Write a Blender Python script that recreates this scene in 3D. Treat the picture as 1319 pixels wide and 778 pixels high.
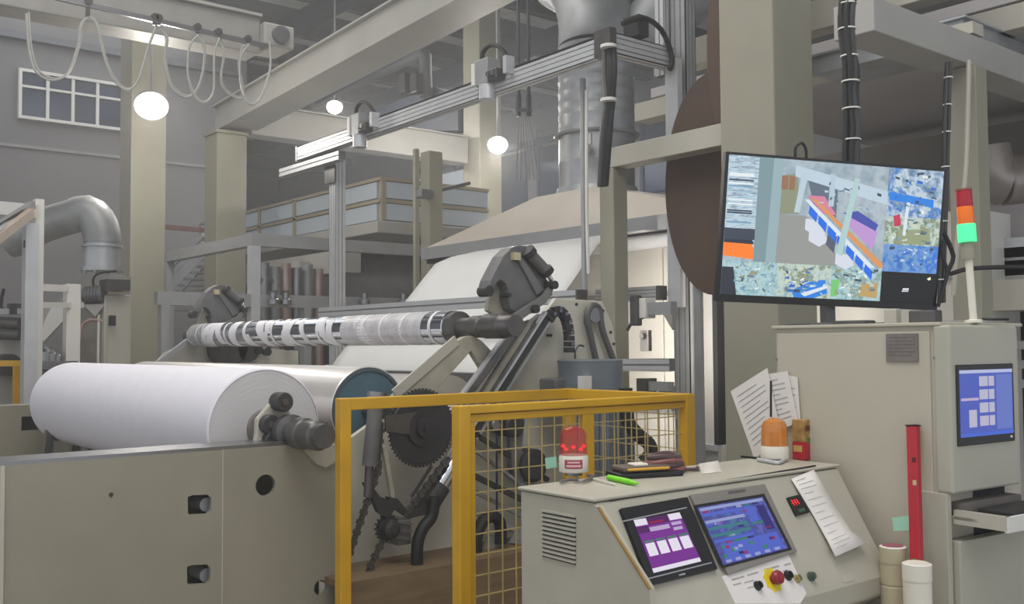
import bpy, bmesh, math, random
from mathutils import Vector, Matrix
random.seed(7)
# ---------------------------------------------------------------- camera
F=1290.0; CX,CY=659.5,389.0
EYE=Vector((0,0,1.6))
_fx,_fy=-.776,.631
_n=math.hypot(_fx,_fy); _fx/=_n; _fy/=_n
_p=math.radians(2.5); _r=math.radians(.4)
R0=Vector((_fy,-_fx,0)); FW=Vector((_fx*math.cos(_p),_fy*math.cos(_p),math.sin(_p)))
U0=R0.cross(FW)
RT=R0*math.cos(_r)-U0*math.sin(_r); UP=U0*math.cos(_r)+R0*math.sin(_r)
S=bpy.context.scene
for o in list(bpy.data.objects): bpy.data.objects.remove(o)
cd=bpy.data.cameras.new('camera'); cam=bpy.data.objects.new('camera',cd); S.collection.objects.link(cam)
cd.sensor_width=36; cd.lens=36*F/1319; cd.clip_start=.05; cd.clip_end=200
m=Matrix((RT,UP,-FW)).transposed().to_4x4(); m.translation=EYE; cam.matrix_world=m
S.camera=cam
# ---------------------------------------------------------------- light
S.view_settings.view_transform='Standard'; S.view_settings.look='None'; S.view_settings.gamma=1
S.view_settings.use_curve_mapping=False
S.view_settings.exposure=0.0
w=bpy.data.worlds.new('hall_light'); S.world=w; w.use_nodes=True
bg=w.node_tree.nodes['Background']; bg.inputs[0].default_value=(.80,.84,.90,1); bg.inputs[1].default_value=.95
def area(loc,sx,sy,power,col=(1,.97,.92),rot=(0,0,0)):
    l=bpy.data.lights.new('hall_lamp','AREA'); l.shape='RECTANGLE'; l.size=sx; l.size_y=sy; l.energy=power; l.color=col
    o=bpy.data.objects.new('hall_lamp',l); o.location=loc; o.rotation_euler=rot; S.collection.objects.link(o)
area((-.8,1.0,5.6),3,3,165)
area((-5.5,1.5,7.0),5,4,230)
area((-9.5,5.0,7.2),5,5,130)
area((-16,4,7.2),5,6,130,(.95,.97,1))
area((-17,13,6.8),10,6,500,(.95,.97,1))
# ---------------------------------------------------------------- pixel helpers: a point of the photo on a world plane
def ray(px,py): return FW+RT*((px-CX)/F)-UP*((py-CY)/F)
def at(px,py,X=None,Y=None,Z=None,D=None):
    d=ray(px,py)
    t=(X-EYE.x)/d.x if X is not None else (Y-EYE.y)/d.y if Y is not None else (Z-EYE.z)/d.z if Z is not None else D
    return EYE+d*t
def onpl(px,py,p0,n):
    d=ray(px,py); return EYE+d*((p0-EYE).dot(n)/d.dot(n))
# ---------------------------------------------------------------- materials
MATS={}
def mat(name,col,rough=.5,metal=0,var=.06,scale=6,bump=0,emit=None,es=1,alpha=None,trans=0,stretch=None,bscale=None,coat=0):
    if name in MATS: return MATS[name]
    m=bpy.data.materials.new(name); m.use_nodes=True; nt=m.node_tree; b=nt.nodes['Principled BSDF']
    col=tuple(((c/255)/12.92 if c/255<=.04045 else ((c/255+.055)/1.055)**2.4) for c in col)
    tc=nt.nodes.new('ShaderNodeTexCoord'); mp=nt.nodes.new('ShaderNodeMapping'); nz=nt.nodes.new('ShaderNodeTexNoise')
    nt.links.new(tc.outputs['Object'],mp.inputs[0]); nt.links.new(mp.outputs[0],nz.inputs['Vector'])
    if stretch: mp.inputs['Scale'].default_value=stretch
    nz.inputs['Scale'].default_value=scale; nz.inputs['Detail'].default_value=5
    cr=nt.nodes.new('ShaderNodeValToRGB'); nt.links.new(nz.outputs['Fac'],cr.inputs[0])
    cr.color_ramp.elements[0].position=.3; cr.color_ramp.elements[1].position=.7
    cr.color_ramp.elements[0].color=tuple(c*(1-var*1.6) for c in col)+(1,)
    cr.color_ramp.elements[1].color=tuple(min(1,c*(1+var)) for c in col)+(1,)
    nt.links.new(cr.outputs[0],b.inputs['Base Color'])
    b.inputs['Roughness'].default_value=rough; b.inputs['Metallic'].default_value=metal
    if coat: b.inputs['Coat Weight'].default_value=coat
    if bump:
        n2=nt.nodes.new('ShaderNodeTexNoise'); n2.inputs['Scale'].default_value=bscale or 60
        nt.links.new(mp.outputs[0],n2.inputs['Vector'])
        bp=nt.nodes.new('ShaderNodeBump'); bp.inputs['Strength'].default_value=bump; bp.inputs['Distance'].default_value=.01
        nt.links.new(n2.outputs['Fac'],bp.inputs['Height']); nt.links.new(bp.outputs[0],b.inputs['Normal'])
    if emit is not None:
        e=tuple(((c/255)/12.92 if c/255<=.04045 else ((c/255+.055)/1.055)**2.4) for c in emit)
        b.inputs['Emission Color'].default_value=e+(1,); b.inputs['Emission Strength'].default_value=es
    if trans: b.inputs['Transmission Weight'].default_value=trans
    if alpha is not None: b.inputs['Alpha'].default_value=alpha
    MATS[name]=m; return m
def scr(name,col,es=1.0): return mat('screen_'+name,(5,5,5),.3,0,0,emit=col,es=es)
def feed(name,cols,scale=14,es=1.0,stretch=None):
    """a camera picture too small to read: blotches of its own colours"""
    m=bpy.data.materials.new('screen_'+name); m.use_nodes=True; nt=m.node_tree; b=nt.nodes['Principled BSDF']
    tc=nt.nodes.new('ShaderNodeTexCoord'); mp=nt.nodes.new('ShaderNodeMapping'); v=nt.nodes.new('ShaderNodeTexVoronoi'); nz=nt.nodes.new('ShaderNodeTexNoise')
    nt.links.new(tc.outputs['Object'],mp.inputs[0]); nt.links.new(mp.outputs[0],nz.inputs['Vector'])
    if stretch: mp.inputs['Scale'].default_value=stretch
    nz.inputs['Scale'].default_value=scale; nz.inputs['Detail'].default_value=4; nz.inputs['Roughness'].default_value=.75
    cr=nt.nodes.new('ShaderNodeValToRGB'); cr.color_ramp.interpolation='LINEAR'
    nt.links.new(nz.outputs['Fac'],cr.inputs[0])
    els=cr.color_ramp.elements
    while len(els)<len(cols): els.new(.5)
    for i,c in enumerate(cols):
        els[i].position=.3+.4*i/(len(cols)-1); els[i].color=tuple((k/255)**2.2 for k in c)+(1,)
    nt.nodes.remove(v)
    b.inputs['Base Color'].default_value=(.01,.01,.01,1)
    nt.links.new(cr.outputs[0],b.inputs['Emission Color']); b.inputs['Emission Strength'].default_value=es
    return m
BEIGE=mat('beige_paint',(146,141,126),.45,0,.05,3,.05)
BEIGE2=mat('pale_beige_paint',(182,178,166),.45,0,.04,3,.04)
BEIGE3=mat('worn_beige_paint',(170,166,150),.45,0,.10,9,.06)
COLM=mat('column_paint',(154,151,135),.5,0,.05,2,.05)
STEELG=mat('grey_beam_paint',(165,163,158),.5,0,.06,2,.05)
ALU=mat('aluminium_profile',(196,197,200),.38,.3,.04,8)
ALU2=mat('dull_aluminium',(160,161,163),.42,.3,.05,8)
SLOT=mat('profile_slot',(118,119,121),.6,.1,.05,8)
CHROME=mat('chromed_steel',(214,218,226),.12,1,.04,8)
STEEL=mat('brushed_steel',(150,150,152),.3,.9,.08,20,.05,stretch=(1,8,8))
DSTEEL=mat('dark_steel',(96,94,93),.32,.5,.12,14,.05)
CAST=mat('grey_cast_iron',(112,111,112),.5,.2,.12,12,.1)
IRON=mat('blackened_iron',(62,61,62),.5,.2,.15,14,.1)
BLACK=mat('black_rubber',(28,28,30),.55,0,.1,12,.1)
BLKPL=mat('black_plastic',(22,22,25),.35,0,.08,8)
YEL=mat('yellow_paint',(205,158,32),.42,0,.08,6,.05)
WIREM=mat('mesh_wire',(196,176,120),.45,.3,.1,9)
WHITEF=mat('white_nonwoven_fabric',(226,224,232),.75,0,.02,12,.12,bscale=220)
WHITEE=mat('roll_end_layers',(205,203,203),.85,0,.05,3,.2,bscale=90)
WEBM=mat('white_web_fabric',(222,222,220),.8,0,.02,3,.08,bscale=150)
GALV=mat('galvanised_sheet',(172,175,178),.42,.45,.14,4,.12,bscale=14)
GALV2=mat('galvanised_sheet_dull',(150,152,152),.45,.4,.14,5,.1,bscale=14)
WALLM=mat('wall_plaster',(130,128,129),.8,0,.05,.6,.05)
ROOFM=mat('roof_sheet',(94,98,104),.6,.1,.10,.7,.05)
PURM=mat('purlin_galvanised',(212,214,212),.45,.3,.10,3)
DARKB=mat('dark_blue_beam',(62,68,80),.6,0,.1,2)
FLOORM=mat('floor_concrete',(168,164,154),.6,0,.12,1.5,.1)
GLASSW=mat('window_glass',(62,72,92),.15,0,.2,.6)
PALEP=mat('pale_sheet_panel',(188,197,205),.4,0,.05,1.5,.05)
WHITEP=mat('white_panel_paint',(222,220,214),.35,0,.04,2)
TAN=mat('tan_frame_strip',(160,148,126),.6,0,.06,5)
BLUEE=mat('blue_end_paint',(84,112,126),.45,.1,.12,9,.05)
MOTB=mat('blue_grey_motor_paint',(118,126,134),.45,.1,.1,7,.05)
BROWN=mat('brown_cover',(86,68,58),.7,0,.06,4,.05)
WOOD=mat('brown_board',(122,102,76),.65,0,.14,5,.1,stretch=(6,1,6))
RUST=mat('worn_brown_edge',(150,120,70),.6,0,.2,20)
PAPER=mat('white_paper',(222,218,214),.8,0,.03,6)
PAPERL=mat('printed_line',(168,164,166),.8,0,.1,30)
PAPERG=mat('pale_green_note',(160,212,186),.8,0,.03,10)
RED=mat('red_paint',(176,30,46),.4,0,.06,12)
REDD=mat('red_dome',(170,24,44),.12,0,.1,12,coat=.6,alpha=.55)
REDG=mat('red_glow',(220,40,40),.3,0,.1,40,emit=(255,40,30),es=1.6)
AMB=mat('amber_dome',(216,130,14),.12,0,.1,12,coat=.6,alpha=.7)
CREAM=mat('cream_plastic',(224,220,206),.4,0,.03,8)
NAVY=mat('dark_cavity',(40,40,42),.8,0,.1,5)
# ---------------------------------------------------------------- mesh builder
class MB:
    def __init__(s): s.v=[]; s.f=[]; s.sm=[]
    def add(s,vs,fs,sm=False):
        o=len(s.v); s.v+=[tuple(p) for p in vs]; s.f+=[tuple(i+o for i in f) for f in fs]; s.sm+=[sm]*len(fs); return s
    def box(s,a,b):
        x0,x1=sorted((a[0],b[0])); y0,y1=sorted((a[1],b[1])); z0,z1=sorted((a[2],b[2]))
        return s.add([(x,y,z) for x in (x0,x1) for y in (y0,y1) for z in (z0,z1)],
          [(0,1,3,2),(4,6,7,5),(0,4,5,1),(2,3,7,6),(0,2,6,4),(1,5,7,3)])
    def bar(s,p0,p1,w,h,up=(0,0,1)):
        p0,p1=Vector(p0),Vector(p1); d=(p1-p0).normalized(); up=Vector(up)
        if abs(d.dot(up))>.98: up=Vector((1,0,0))
        a=d.cross(up).normalized(); b=a.cross(d).normalized(); a*=w/2; b*=h/2
        vs=[p+q for p in (p0,p1) for q in (-a-b,a-b,a+b,-a+b)]
        return s.add(vs,[(0,1,2,3),(7,6,5,4),(0,4,5,1),(1,5,6,2),(2,6,7,3),(3,7,4,0)])
    def lathe(s,p0,p1,prof,seg=28,sm=True,caps=True):
        """prof: (distance along p0>p1 in m, radius)"""
        p0,p1=Vector(p0),Vector(p1); d=(p1-p0).normalized()
        up=Vector((0,0,1)) if abs(d.z)<.9 else Vector((1,0,0))
        a=d.cross(up).normalized(); b=a.cross(d)
        vs=[]; fs=[]
        for t,r in prof:
            for i in range(seg):
                g=2*math.pi*i/seg; vs.append(p0+d*t+(a*math.cos(g)+b*math.sin(g))*r)
        for k in range(len(prof)-1):
            for i in range(seg):
                j=(i+1)%seg; fs.append((k*seg+i,k*seg+j,(k+1)*seg+j,(k+1)*seg+i))
        s.add(vs,fs,sm)
        if caps:
            for k in (0,len(prof)-1):
                if prof[k][1]>1e-4: s.add(vs[k*seg:(k+1)*seg],[tuple(range(seg))])
        return s
    def cyl(s,p0,p1,r,r2=None,seg=24,sm=True):
        L=(Vector(p1)-Vector(p0)).length
        return s.lathe(p0,p1,[(0,r),(L,r if r2 is None else r2)],seg,sm)
    def tube(s,pts,r,seg=8,smooth=4):
        pts=[Vector(p) for p in pts]
        if smooth and len(pts)>2:
            q=[]
            for i in range(len(pts)-1):
                a=pts[max(i-1,0)];b=pts[i];c=pts[i+1];d=pts[min(i+2,len(pts)-1)]
                for k in range(smooth):
                    t=k/smooth
                    q.append(.5*((2*b)+(c-a)*t+(2*a-5*b+4*c-d)*t*t+(3*b-a-3*c+d)*t**3))
            q.append(pts[-1]); pts=q
        vs=[];fs=[];pa=None
        for i,p in enumerate(pts):
            d=(pts[min(i+1,len(pts)-1)]-pts[max(i-1,0)]).normalized()
            if pa is None: pa=d.cross(Vector((0,0,1)) if abs(d.z)<.9 else Vector((1,0,0))).normalized()
            else: pa=(pa-d*pa.dot(d)).normalized()
            b=d.cross(pa)
            for k in range(seg):
                g=2*math.pi*k/seg; vs.append(p+(pa*math.cos(g)+b*math.sin(g))*r)
        for i in range(len(pts)-1):
            for k in range(seg):
                j=(k+1)%seg; fs.append((i*seg+k,i*seg+j,(i+1)*seg+j,(i+1)*seg+k))
        s.add(vs,fs,True); s.add(vs[:seg],[tuple(range(seg))]); s.add(vs[-seg:],[tuple(range(seg))])
        return s
    def prism(s,pts,vec):
        pts=[Vector(p) for p in pts]; vec=Vector(vec); n=len(pts)
        return s.add(pts+[p+vec for p in pts],[tuple(range(n)),tuple(range(2*n-1,n-1,-1))]+[(i,(i+1)%n,n+(i+1)%n,n+i) for i in range(n)])
    def grid(s,rows,sm=True):
        n=len(rows[0]); vs=[p for r in rows for p in r]
        return s.add(vs,[(i*n+j,i*n+j+1,(i+1)*n+j+1,(i+1)*n+j) for i in range(len(rows)-1) for j in range(n-1)],sm)
    def build(s,name,mt,parent=None,bev=0,solid=0,origin=None):
        me=bpy.data.meshes.new(name)
        if parent is not None: org=wloc(parent)
        elif origin is not None: org=Vector(origin)
        else:
            xs=[p[0] for p in s.v];ys=[p[1] for p in s.v];zs=[p[2] for p in s.v]
            org=Vector(((min(xs)+max(xs))/2,(min(ys)+max(ys))/2,min(zs)))
        me.from_pydata([Vector(p)-org for p in s.v],[],s.f); me.validate()
        bm=bmesh.new(); bm.from_mesh(me); bmesh.ops.recalc_face_normals(bm,faces=bm.faces); bm.to_mesh(me); bm.free()
        if len(me.polygons)==len(s.sm): me.polygons.foreach_set('use_smooth',s.sm)
        if any(s.sm): me.set_sharp_from_angle(angle=math.radians(34))
        me.materials.append(mt)
        o=bpy.data.objects.new(name,me); S.collection.objects.link(o)
        if parent is not None: o.parent=parent
        else: o.location=org
        if solid: md=o.modifiers.new('solid','SOLIDIFY'); md.thickness=solid
        if bev: md=o.modifiers.new('bevel','BEVEL'); md.width=bev; md.segments=2; md.limit_method='ANGLE'
        return o
def wloc(o):
    v=Vector((0,0,0))
    while o is not None: v+=o.location; o=o.parent
    return v
def tag(o,label=None,cat=None,group=None,kind=None):
    if label: o['label']=label
    if cat: o['category']=cat
    if group: o['group']=group
    if kind: o['kind']=kind
    return o
def thing(name,label,cat,loc=(0,0,0),group=None):
    o=bpy.data.objects.new(name,None); S.collection.objects.link(o); o.location=loc; o.empty_display_size=.1
    return tag(o,label,cat,group)
def copy_tree(o,parent=None,loc=None,label=None):
    c=o.copy(); S.collection.objects.link(c)
    if parent is not None: c.parent=parent
    if loc is not None: c.location=loc
    if label: c['label']=label
    for ch in list(o.children): copy_tree(ch,c)
    return c
def struct(o): o['kind']='structure'; return o
def one(mb,name,mt,label,cat,group=None,**k): return tag(mb.build(name,mt,**k),label,cat,group)
def pixpoly(pix,**pl): return [at(x,y,**pl) for x,y in pix]
def prismX(pix,X,t): return MB().prism(pixpoly(pix,X=X),(-t,0,0))
def prismY(pix,Y,t): return MB().prism(pixpoly(pix,Y=Y),(0,t,0))
def gear(c,r,teeth,t,depth=.012,axis='X'):
    pts=[]
    for i in range(teeth):
        for a,rr in ((0,r-depth),(.3,r-depth),(.42,r),(.68,r),(.8,r-depth)):
            g=2*math.pi*(i+a)/teeth
            pts.append(Vector((c[0],c[1]+rr*math.cos(g),c[2]+rr*math.sin(g))))
    return MB().prism(pts,(-t,0,0))
def holed(outer,holes,X,t,name,mt,parent=None):
    """plate in an X plane, cut through; outer / holes are lists of (y,z)"""
    cu=bpy.data.curves.new(name,'CURVE'); cu.dimensions='2D'; cu.fill_mode='BOTH'; cu.extrude=t/2
    for loop in [outer]+holes:
        sp=cu.splines.new('POLY'); sp.points.add(len(loop)-1); sp.use_cyclic_u=True
        for p,(y,z) in zip(sp.points,loop): p.co=(y,z,0,1)
    tmp=bpy.data.objects.new('tmp',cu); S.collection.objects.link(tmp)
    dg=bpy.context.evaluated_depsgraph_get(); me=bpy.data.meshes.new_from_object(tmp.evaluated_get(dg))
    bpy.data.objects.remove(tmp)
    org=wloc(parent) if parent is not None else Vector((X,0,0))
    for v in me.vertices:
        y,z,d=v.co; v.co=Vector((X-t/2+d,y,z))-org
    me.materials.clear(); me.materials.append(mt)
    o=bpy.data.objects.new(name,me); S.collection.objects.link(o)
    if parent is not None: o.parent=parent
    else: o.location=org
    return o
def yz(pix,X): return [(p.y,p.z) for p in pixpoly(pix,X=X)]
def circ(y,z,r,n=24): return [(y+r*math.cos(2*math.pi*i/n),z+r*math.sin(2*math.pi*i/n)) for i in range(n)]
def profile_bar(p0,p1,w,h,name,parent,mt=None,slots=True,nslot=2):
    """slotted aluminium extrusion: body plus proud ribs leaving recessed slots on both wide faces"""
    mt=mt or ALU
    p0,p1=Vector(p0),Vector(p1); d=(p1-p0).normalized(); up=Vector((0,0,1))
    if abs(d.z)>.9: up=Vector((0,1,0))
    a=d.cross(up).normalized(); b=a.cross(d).normalized()
    core=MB().bar(p0,p1,w*.93,h*.93,up).build(name,SLOT,parent)
    mb=MB()
    for side,(L,W) in ((a,(h,w)),(b,(w,h))):
        other=b if side is a else a
        n=nslot*max(1,round(L/ max(min(w,h),.001))) if L>=W else nslot
        n=max(2,n); rib=L/(n*1.0)
        for sgn in (-1,1):
            for k in range(n+0):
                c=other*(-L/2+rib*(k+.5)); rw=rib*.84
                if k==0: c=other*(-L/2+rw/2)
                if k==n-1: c=other*(L/2-rw/2)
                off=side*sgn*(W/2-W*.025)
                mb.bar(p0+c+off,p1+c+off,*( (W*.05,rw) if side is a else (rw,W*.05)),up)
    r=mb.build('profile_rib',mt,core if parent is not None and parent.type=='EMPTY' else parent)
    return core
# ================================================================ SETTING
Z=Vector((0,0,1))
struct(MB().box((-36,-9,-.1),(4,18,0)).build('floor',FLOORM))
struct(MB().box((-18.2,-9,0),(-18,7.9,8.12)).build('wall_left',WALLM))
struct(MB().box((-36,7.9,0),(-18,8.1,8.12)).build('wall_return',WALLM))
struct(MB().box((-36.2,8,0),(-36,18,8.12)).build('wall_far',WALLM))
wb=struct(MB().box((-36,17.5,0),(4,17.7,8.12)).build('wall_back',WALLM))
rf=struct(MB().box((-36.3,-9,8.15),(4,18,8.2)).build('ceiling',ROOFM))
for k in range(20):
    x=-35+k*2.0
    MB().box((x-.30,-8.5,8.09),(x+.30,17.5,8.15)).build('roof_light_strip',PURM,rf)
    b=MB(); b.box((x+.62,-8.5,7.9),(x+.68,17.5,8.15)); b.box((x+.62,-8.5,7.9),(x+.78,17.5,7.93)); b.build('purlin',mat('purlin_dark',(112,114,118),.5,.2),rf)
for i,y in enumerate((8.6,13.0)):
    b=MB(); b.box((-36,y-.12,7.5),(3,y+.12,7.53)); b.box((-36,y-.02,7.5),(3,y+.02,7.9)); b.build('roof_girder',DARKB,rf)
for k in range(6):
    x=-24+k*1.9
    f_=MB().box((x,17.42,5.2),(x+1.3,17.5,6.9)).build('wall_pane',GLASSW,wb)
    MB().box((x-.1,17.38,4.6),(x,17.5,7.4)).build('wall_rib',DARKB,wb)
MB().box((-26,17.36,7.0),(-10,17.5,7.15)).build('wall_rail',DARKB,wb); MB().box((-26,17.36,5.0),(-10,17.5,5.08)).build('wall_rail',DARKB,wb)
# windows of the left wall
def window(n,pix,split):
    a=at(*pix[0],X=-18); b=at(*pix[1],X=-18)
    y0,y1=a.y,b.y; z1,z0=a.z,b.z
    g=struct(MB().box((-18.0,y0,z0),(-17.97,y1,z1)).build('window_%d'%n,GLASSW))
    fr=MB(); t=.05
    for (ya,yb,za,zb) in ((y0-t,y1+t,z1,z1+t),(y0-t,y1+t,z0-t,z0),(y0-t,y0,z0,z1),(y1,y1+t,z0,z1)): fr.box((-18,ya,za),(-17.9,yb,zb))
    fr.build('window_frame',WHITEP,g)
    for s_ in split: MB().box((-17.98,y0+(y1-y0)*s_-.025,z0),(-17.92,y0+(y1-y0)*s_+.025,z1)).build('mullion',WHITEP,g)
    zt=z0+(z1-z0)*.68
    MB().box((-17.98,y0,zt-.02),(-17.93,y1,zt+.02)).build('transom',WHITEP,g)
    return g
window(1,((27,93),(154.5,166)),(.25,.5,.75))
a=at(27,93,X=-18); 
window(2,((-150,60),(-25,140)),(.33,.66))
# wall ledge bands near the top of the left wall
for i,(zz,hh) in enumerate(((6.75,.12),(7.25,.14))):
    struct(MB().box((-18,-8,zz),(-17.85,7.9,zz+hh)).build('trim_%d'%(i+1),mat('band_grey',(112,114,118),.6)))
struct(MB().box((-18,-8,4.95),(-17.96,7.9,5.0)).build('trim_3',mat('band_pale',(150,150,150),.7)))
# columns of the hall
def column(x,y,s,h,label,m=COLM,grp='painted hall columns'):
    t=thing('steel_column',label,'column',(x,y,0),grp)
    MB().box((x-s/2,y-s/2,0),(x+s/2,y+s/2,h)).build('shaft',m,t,bev=.012)
    MB().box((x-s/2-.1,y-s/2-.1,0),(x+s/2+.1,y+s/2+.1,.04)).build('base_plate',m,t)
    for sx in (-1,1):
        for sy in (-1,1): MB().cyl((x+sx*(s/2+.06),y+sy*(s/2+.06),.04),(x+sx*(s/2+.06),y+sy*(s/2+.06),.09),.018,seg=6).build('bolt',DSTEEL,t)
    return t
c=at(183,300,D=12.2); column(c.x,c.y,.42,8,'pale hall column behind the white roll, brightly lit by a lamp')
c=at(290,300,D=13); c2=column(c.x,c.y,.40,4.35,'beige hall column ending below the long grey girder'); C2=c
mb=MB(); mb.box((c.x-.22,c.y-.22,4.35),(c.x+.22,c.y+.22,4.39)); mb.build('cap_plate',COLM,c2)
MB().box((c.x-.1,c.y-.1,4.39),(c.x+.1,c.y+.1,4.43)).build('bearing_block',DSTEEL,c2)
c=at(622,300,D=15.4); column(c.x,c.y,.42,8,'pale hall column rising behind the inspection rail')
column(-3.744,5.074,.40,7.9,'large greenish beige column behind the hanging television')
# girders on column 2
def ibeam(p0,p1,w,h,name,label,cat,m=STEELG,grp=None):
    p0,p1=Vector(p0),Vector(p1)
    t=thing(name,label,cat,tuple((p0+p1)/2),grp)
    MB().bar(p0+Z*(h/2-.012),p1+Z*(h/2-.012),w,.024).build('top_flange',m,t)
    MB().bar(p0-Z*(h/2-.012),p1-Z*(h/2-.012),w,.024).build('bottom_flange',m,t)
    MB().bar(p0,p1,.02,h-.04).build('web',m,t)
    return t
g_=thing('runway_girder','long grey box girder running overhead towards the camera from the column top','girder',(-10,5.3,4.7))
GA=at(373,117,Y=5.2); GB=at(557,17,Y=5.2); gd=(GB-GA).normalized(); G0=GA-gd*((GA.x+12.55)/gd.x); G1=GA+gd*((-5.0-GA.x)/gd.x)
MB().bar(G0+Vector((0,.2,.16)),G1+Vector((0,.2,.16)),.4,.3).build('box_section',STEELG,g_,bev=.01)
MB().bar(G0+Vector((0,.2,0)),G1+Vector((0,.2,0)),.46,.02).build('bottom_flange',STEELG,g_)
MB().bar(G0+Vector((0,.2,.32)),G1+Vector((0,.2,.32)),.5,.02).build('top_flange',STEELG,g_)
tb=thing('cross_girder','grey box girder from the column top across to the right','girder',(-12.3,8,4.5),None)
MB().box((-12.5,5.56,4.39),(-12.2,9.08,4.78)).build('box_section',STEELG,tb,bev=.01)
MB().box((-12.55,5.56,4.78),(-12.15,9.08,4.80)).build('top_plate',STEELG,tb)
# diagonal dark duct/girder under roof
ibeam(at(395,122,Y=6.2),at(600,10,Y=6.2),.3,.2,'dark_girder','dark blue grey beam just behind the long grey girder','girder',DARKB)
# crane girder with end carriage, festoon track
gx=-9.6
a=at(-60,8,X=gx); b=at(335,78,X=gx)
t=thing('crane_girder','long beige crane girder with end carriage at top left','crane',(gx,b.y,b.z))
z1=b.z+.09
MB().box((gx-.35,-4,z1-.02),(gx,b.y,z1+.36)).build('box_girder',mat('crane_paint',(150,148,144),.5),t,bev=.01)
MB().box((gx-.42,-4,z1+.36),(gx+.05,b.y,z1+.39)).build('walkway_plate',STEELG,t)
MB().box((gx-.36,b.y,z1+.06),(gx+.1,b.y+.34,z1+.3)).build('end_carriage',STEELG,t,bev=.02)
MB().cyl((gx+.1,b.y+.17,z1+.18),(gx+.16,b.y+.17,z1+.18),.09).build('wheel_cap',STEEL,t)
fx=-9.3
tr=one(MB().bar(at(60,-6,X=fx),at(345,60,X=fx),.03,.045),'festoon_track',STEEL,'thin steel festoon track along the crane girder','track')
GREYC=mat('pale_cable',(168,168,164),.5,0,.1,20)
def trk(px): # height of the track above px
    A=at(60,-6,X=fx);B=at(345,60,X=fx); q=at(px,40,X=fx); k=(q.y-A.y)/(B.y-A.y); return Vector((fx,q.y,A.z+(B.z-A.z)*k))
loops=[([(33,18),(36,60),(45,92),(66,104),(86,95),(99,60),(103,32),(113,23)],'festoon cable loop furthest left, wide and deep'),
 ([(113,23),(123,34),(130,65),(141,98),(160,117),(176,105),(188,65),(199,36)],'second festoon cable loop from the left, hanging beside the bright lamp'),
 ([(203,36),(213,50),(211,80),(219,112),(240,126),(256,108),(262,66),(254,46)],'festoon cable loop hanging just right of the bright lamp'),
 ([(254,46),(242,62),(240,100),(250,126),(262,133),(273,118),(274,72),(281,50)],'festoon cable loop second from the right end'),
 ([(281,50),(287,70),(283,105),(294,122),(312,125),(306,85),(311,62),(319,58)],'small festoon cable loop near the right end'),
 ([(319,58),(308,75),(308,108),(318,134),(333,128),(346,90),(345,55)],'last festoon cable loop at the track end')]
for i,(pp,lb) in enumerate(loops):
    t=thing('festoon_cable',lb,'cable',tuple(at(*pp[0],X=fx)),'festoon cables')
    pts=pixpoly(pp,X=fx)
    MB().tube([p+Vector((.02+.015*(i%2),0,0)) for p in pts],.010,6,5).build('cable',GREYC,t)
    MB().tube([p+Vector((-.03,.03,.03)) for p in pts],.010,6,5).build('cable',GREYC,t)
for i,px in enumerate((113,199,204,254,281,319)):
    p=trk(px); q=at(px,{113:23,199:34,204:34,254:44,281:48,319:56}[px],X=fx)
    t=thing('cable_trolley',{113:'dark cable trolley furthest left on the festoon track',199:'dark cable trolley above the bright lamp, left of a close pair',204:'dark cable trolley above the bright lamp, right of a close pair',254:'dark cable trolley fourth from the left on the festoon track',281:'dark cable trolley second from the right on the festoon track',319:'dark cable trolley furthest right on the festoon track'}[px],'trolley',tuple(p),'festoon trolleys')
    MB().cyl(p+Vector((-.03,0,.03)),p+Vector((.03,0,.03)),.035,seg=12).build('wheel',DSTEEL,t)
    MB().bar(p,q+Z*.01,.02,.035,(0,1,0)).build('hanger',DSTEEL,t)
# high bay lamps that show in the photo
LAMP=mat('lamp_lens',(255,255,250),.3,0,0,emit=(255,248,235),es=30)
def lamp(px,py,D,r,power,label):
    c=at(px,py,D=D); n=(EYE-c).normalized()*.55+Vector((0,0,-.45)); n.normalize()
    t=thing('flood_lamp',label,'lamp',tuple(c),'flood lamps')
    MB().lathe(c-n*.16,c,[(0,.05),(.05,r*.7),(.13,r*1.08),(.16,r*1.08)],24).build('housing',DSTEEL,t)
    MB().lathe(c,c+n*.07,[(0,r),(.04,r*.85),(.07,r*.3)],24).build('lens',LAMP,t)
    MB().bar(c-n*.1,Vector((c.x,c.y,8.1)),.02,.02).build('hanging_rod',ALU2,t)
    l=bpy.data.lights.new('flood_light','POINT'); l.energy=power; l.shadow_soft_size=r; l.color=(1,.95,.88)
    o=bpy.data.objects.new('flood_light',l); o.location=n*.28; o.parent=t; S.collection.objects.link(o)
lamp(195,137,10.8,.17,60,'glaring round flood lamp in front of the pale column at left')
lamp(431,138,16,.12,110,'small bright flood lamp below the roof, left of centre')
lamp(641,187,13.5,.13,170,'glaring flood lamp beside the middle column')
# pipe assembly hanging under the roof
t=thing('exhaust_pipe','grey bent pipe with two black valves under the roof','pipe',tuple(at(560,110,Y=9)))
MB().tube(pixpoly([(405,135),(470,102),(530,74),(546,68),(548,90),(549,125)],Y=9),.10,12,4).build('pipe',mat('dull_pipe',(84,86,90),.45,.4,.1),t)
for px in (522,537): 
    q=at(px,108,Y=8.8); MB().box(q+Vector((-.1,-.08,-.16)),q+Vector((.1,.08,.16))).build('valve',BLKPL,t,bev=.02)
MB().prism(pixpoly([(480,142),(560,112),(590,125),(590,168),(500,168)],Y=9.1),(0,.3,0)).build('bracket_plate',DARKB,t)
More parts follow.
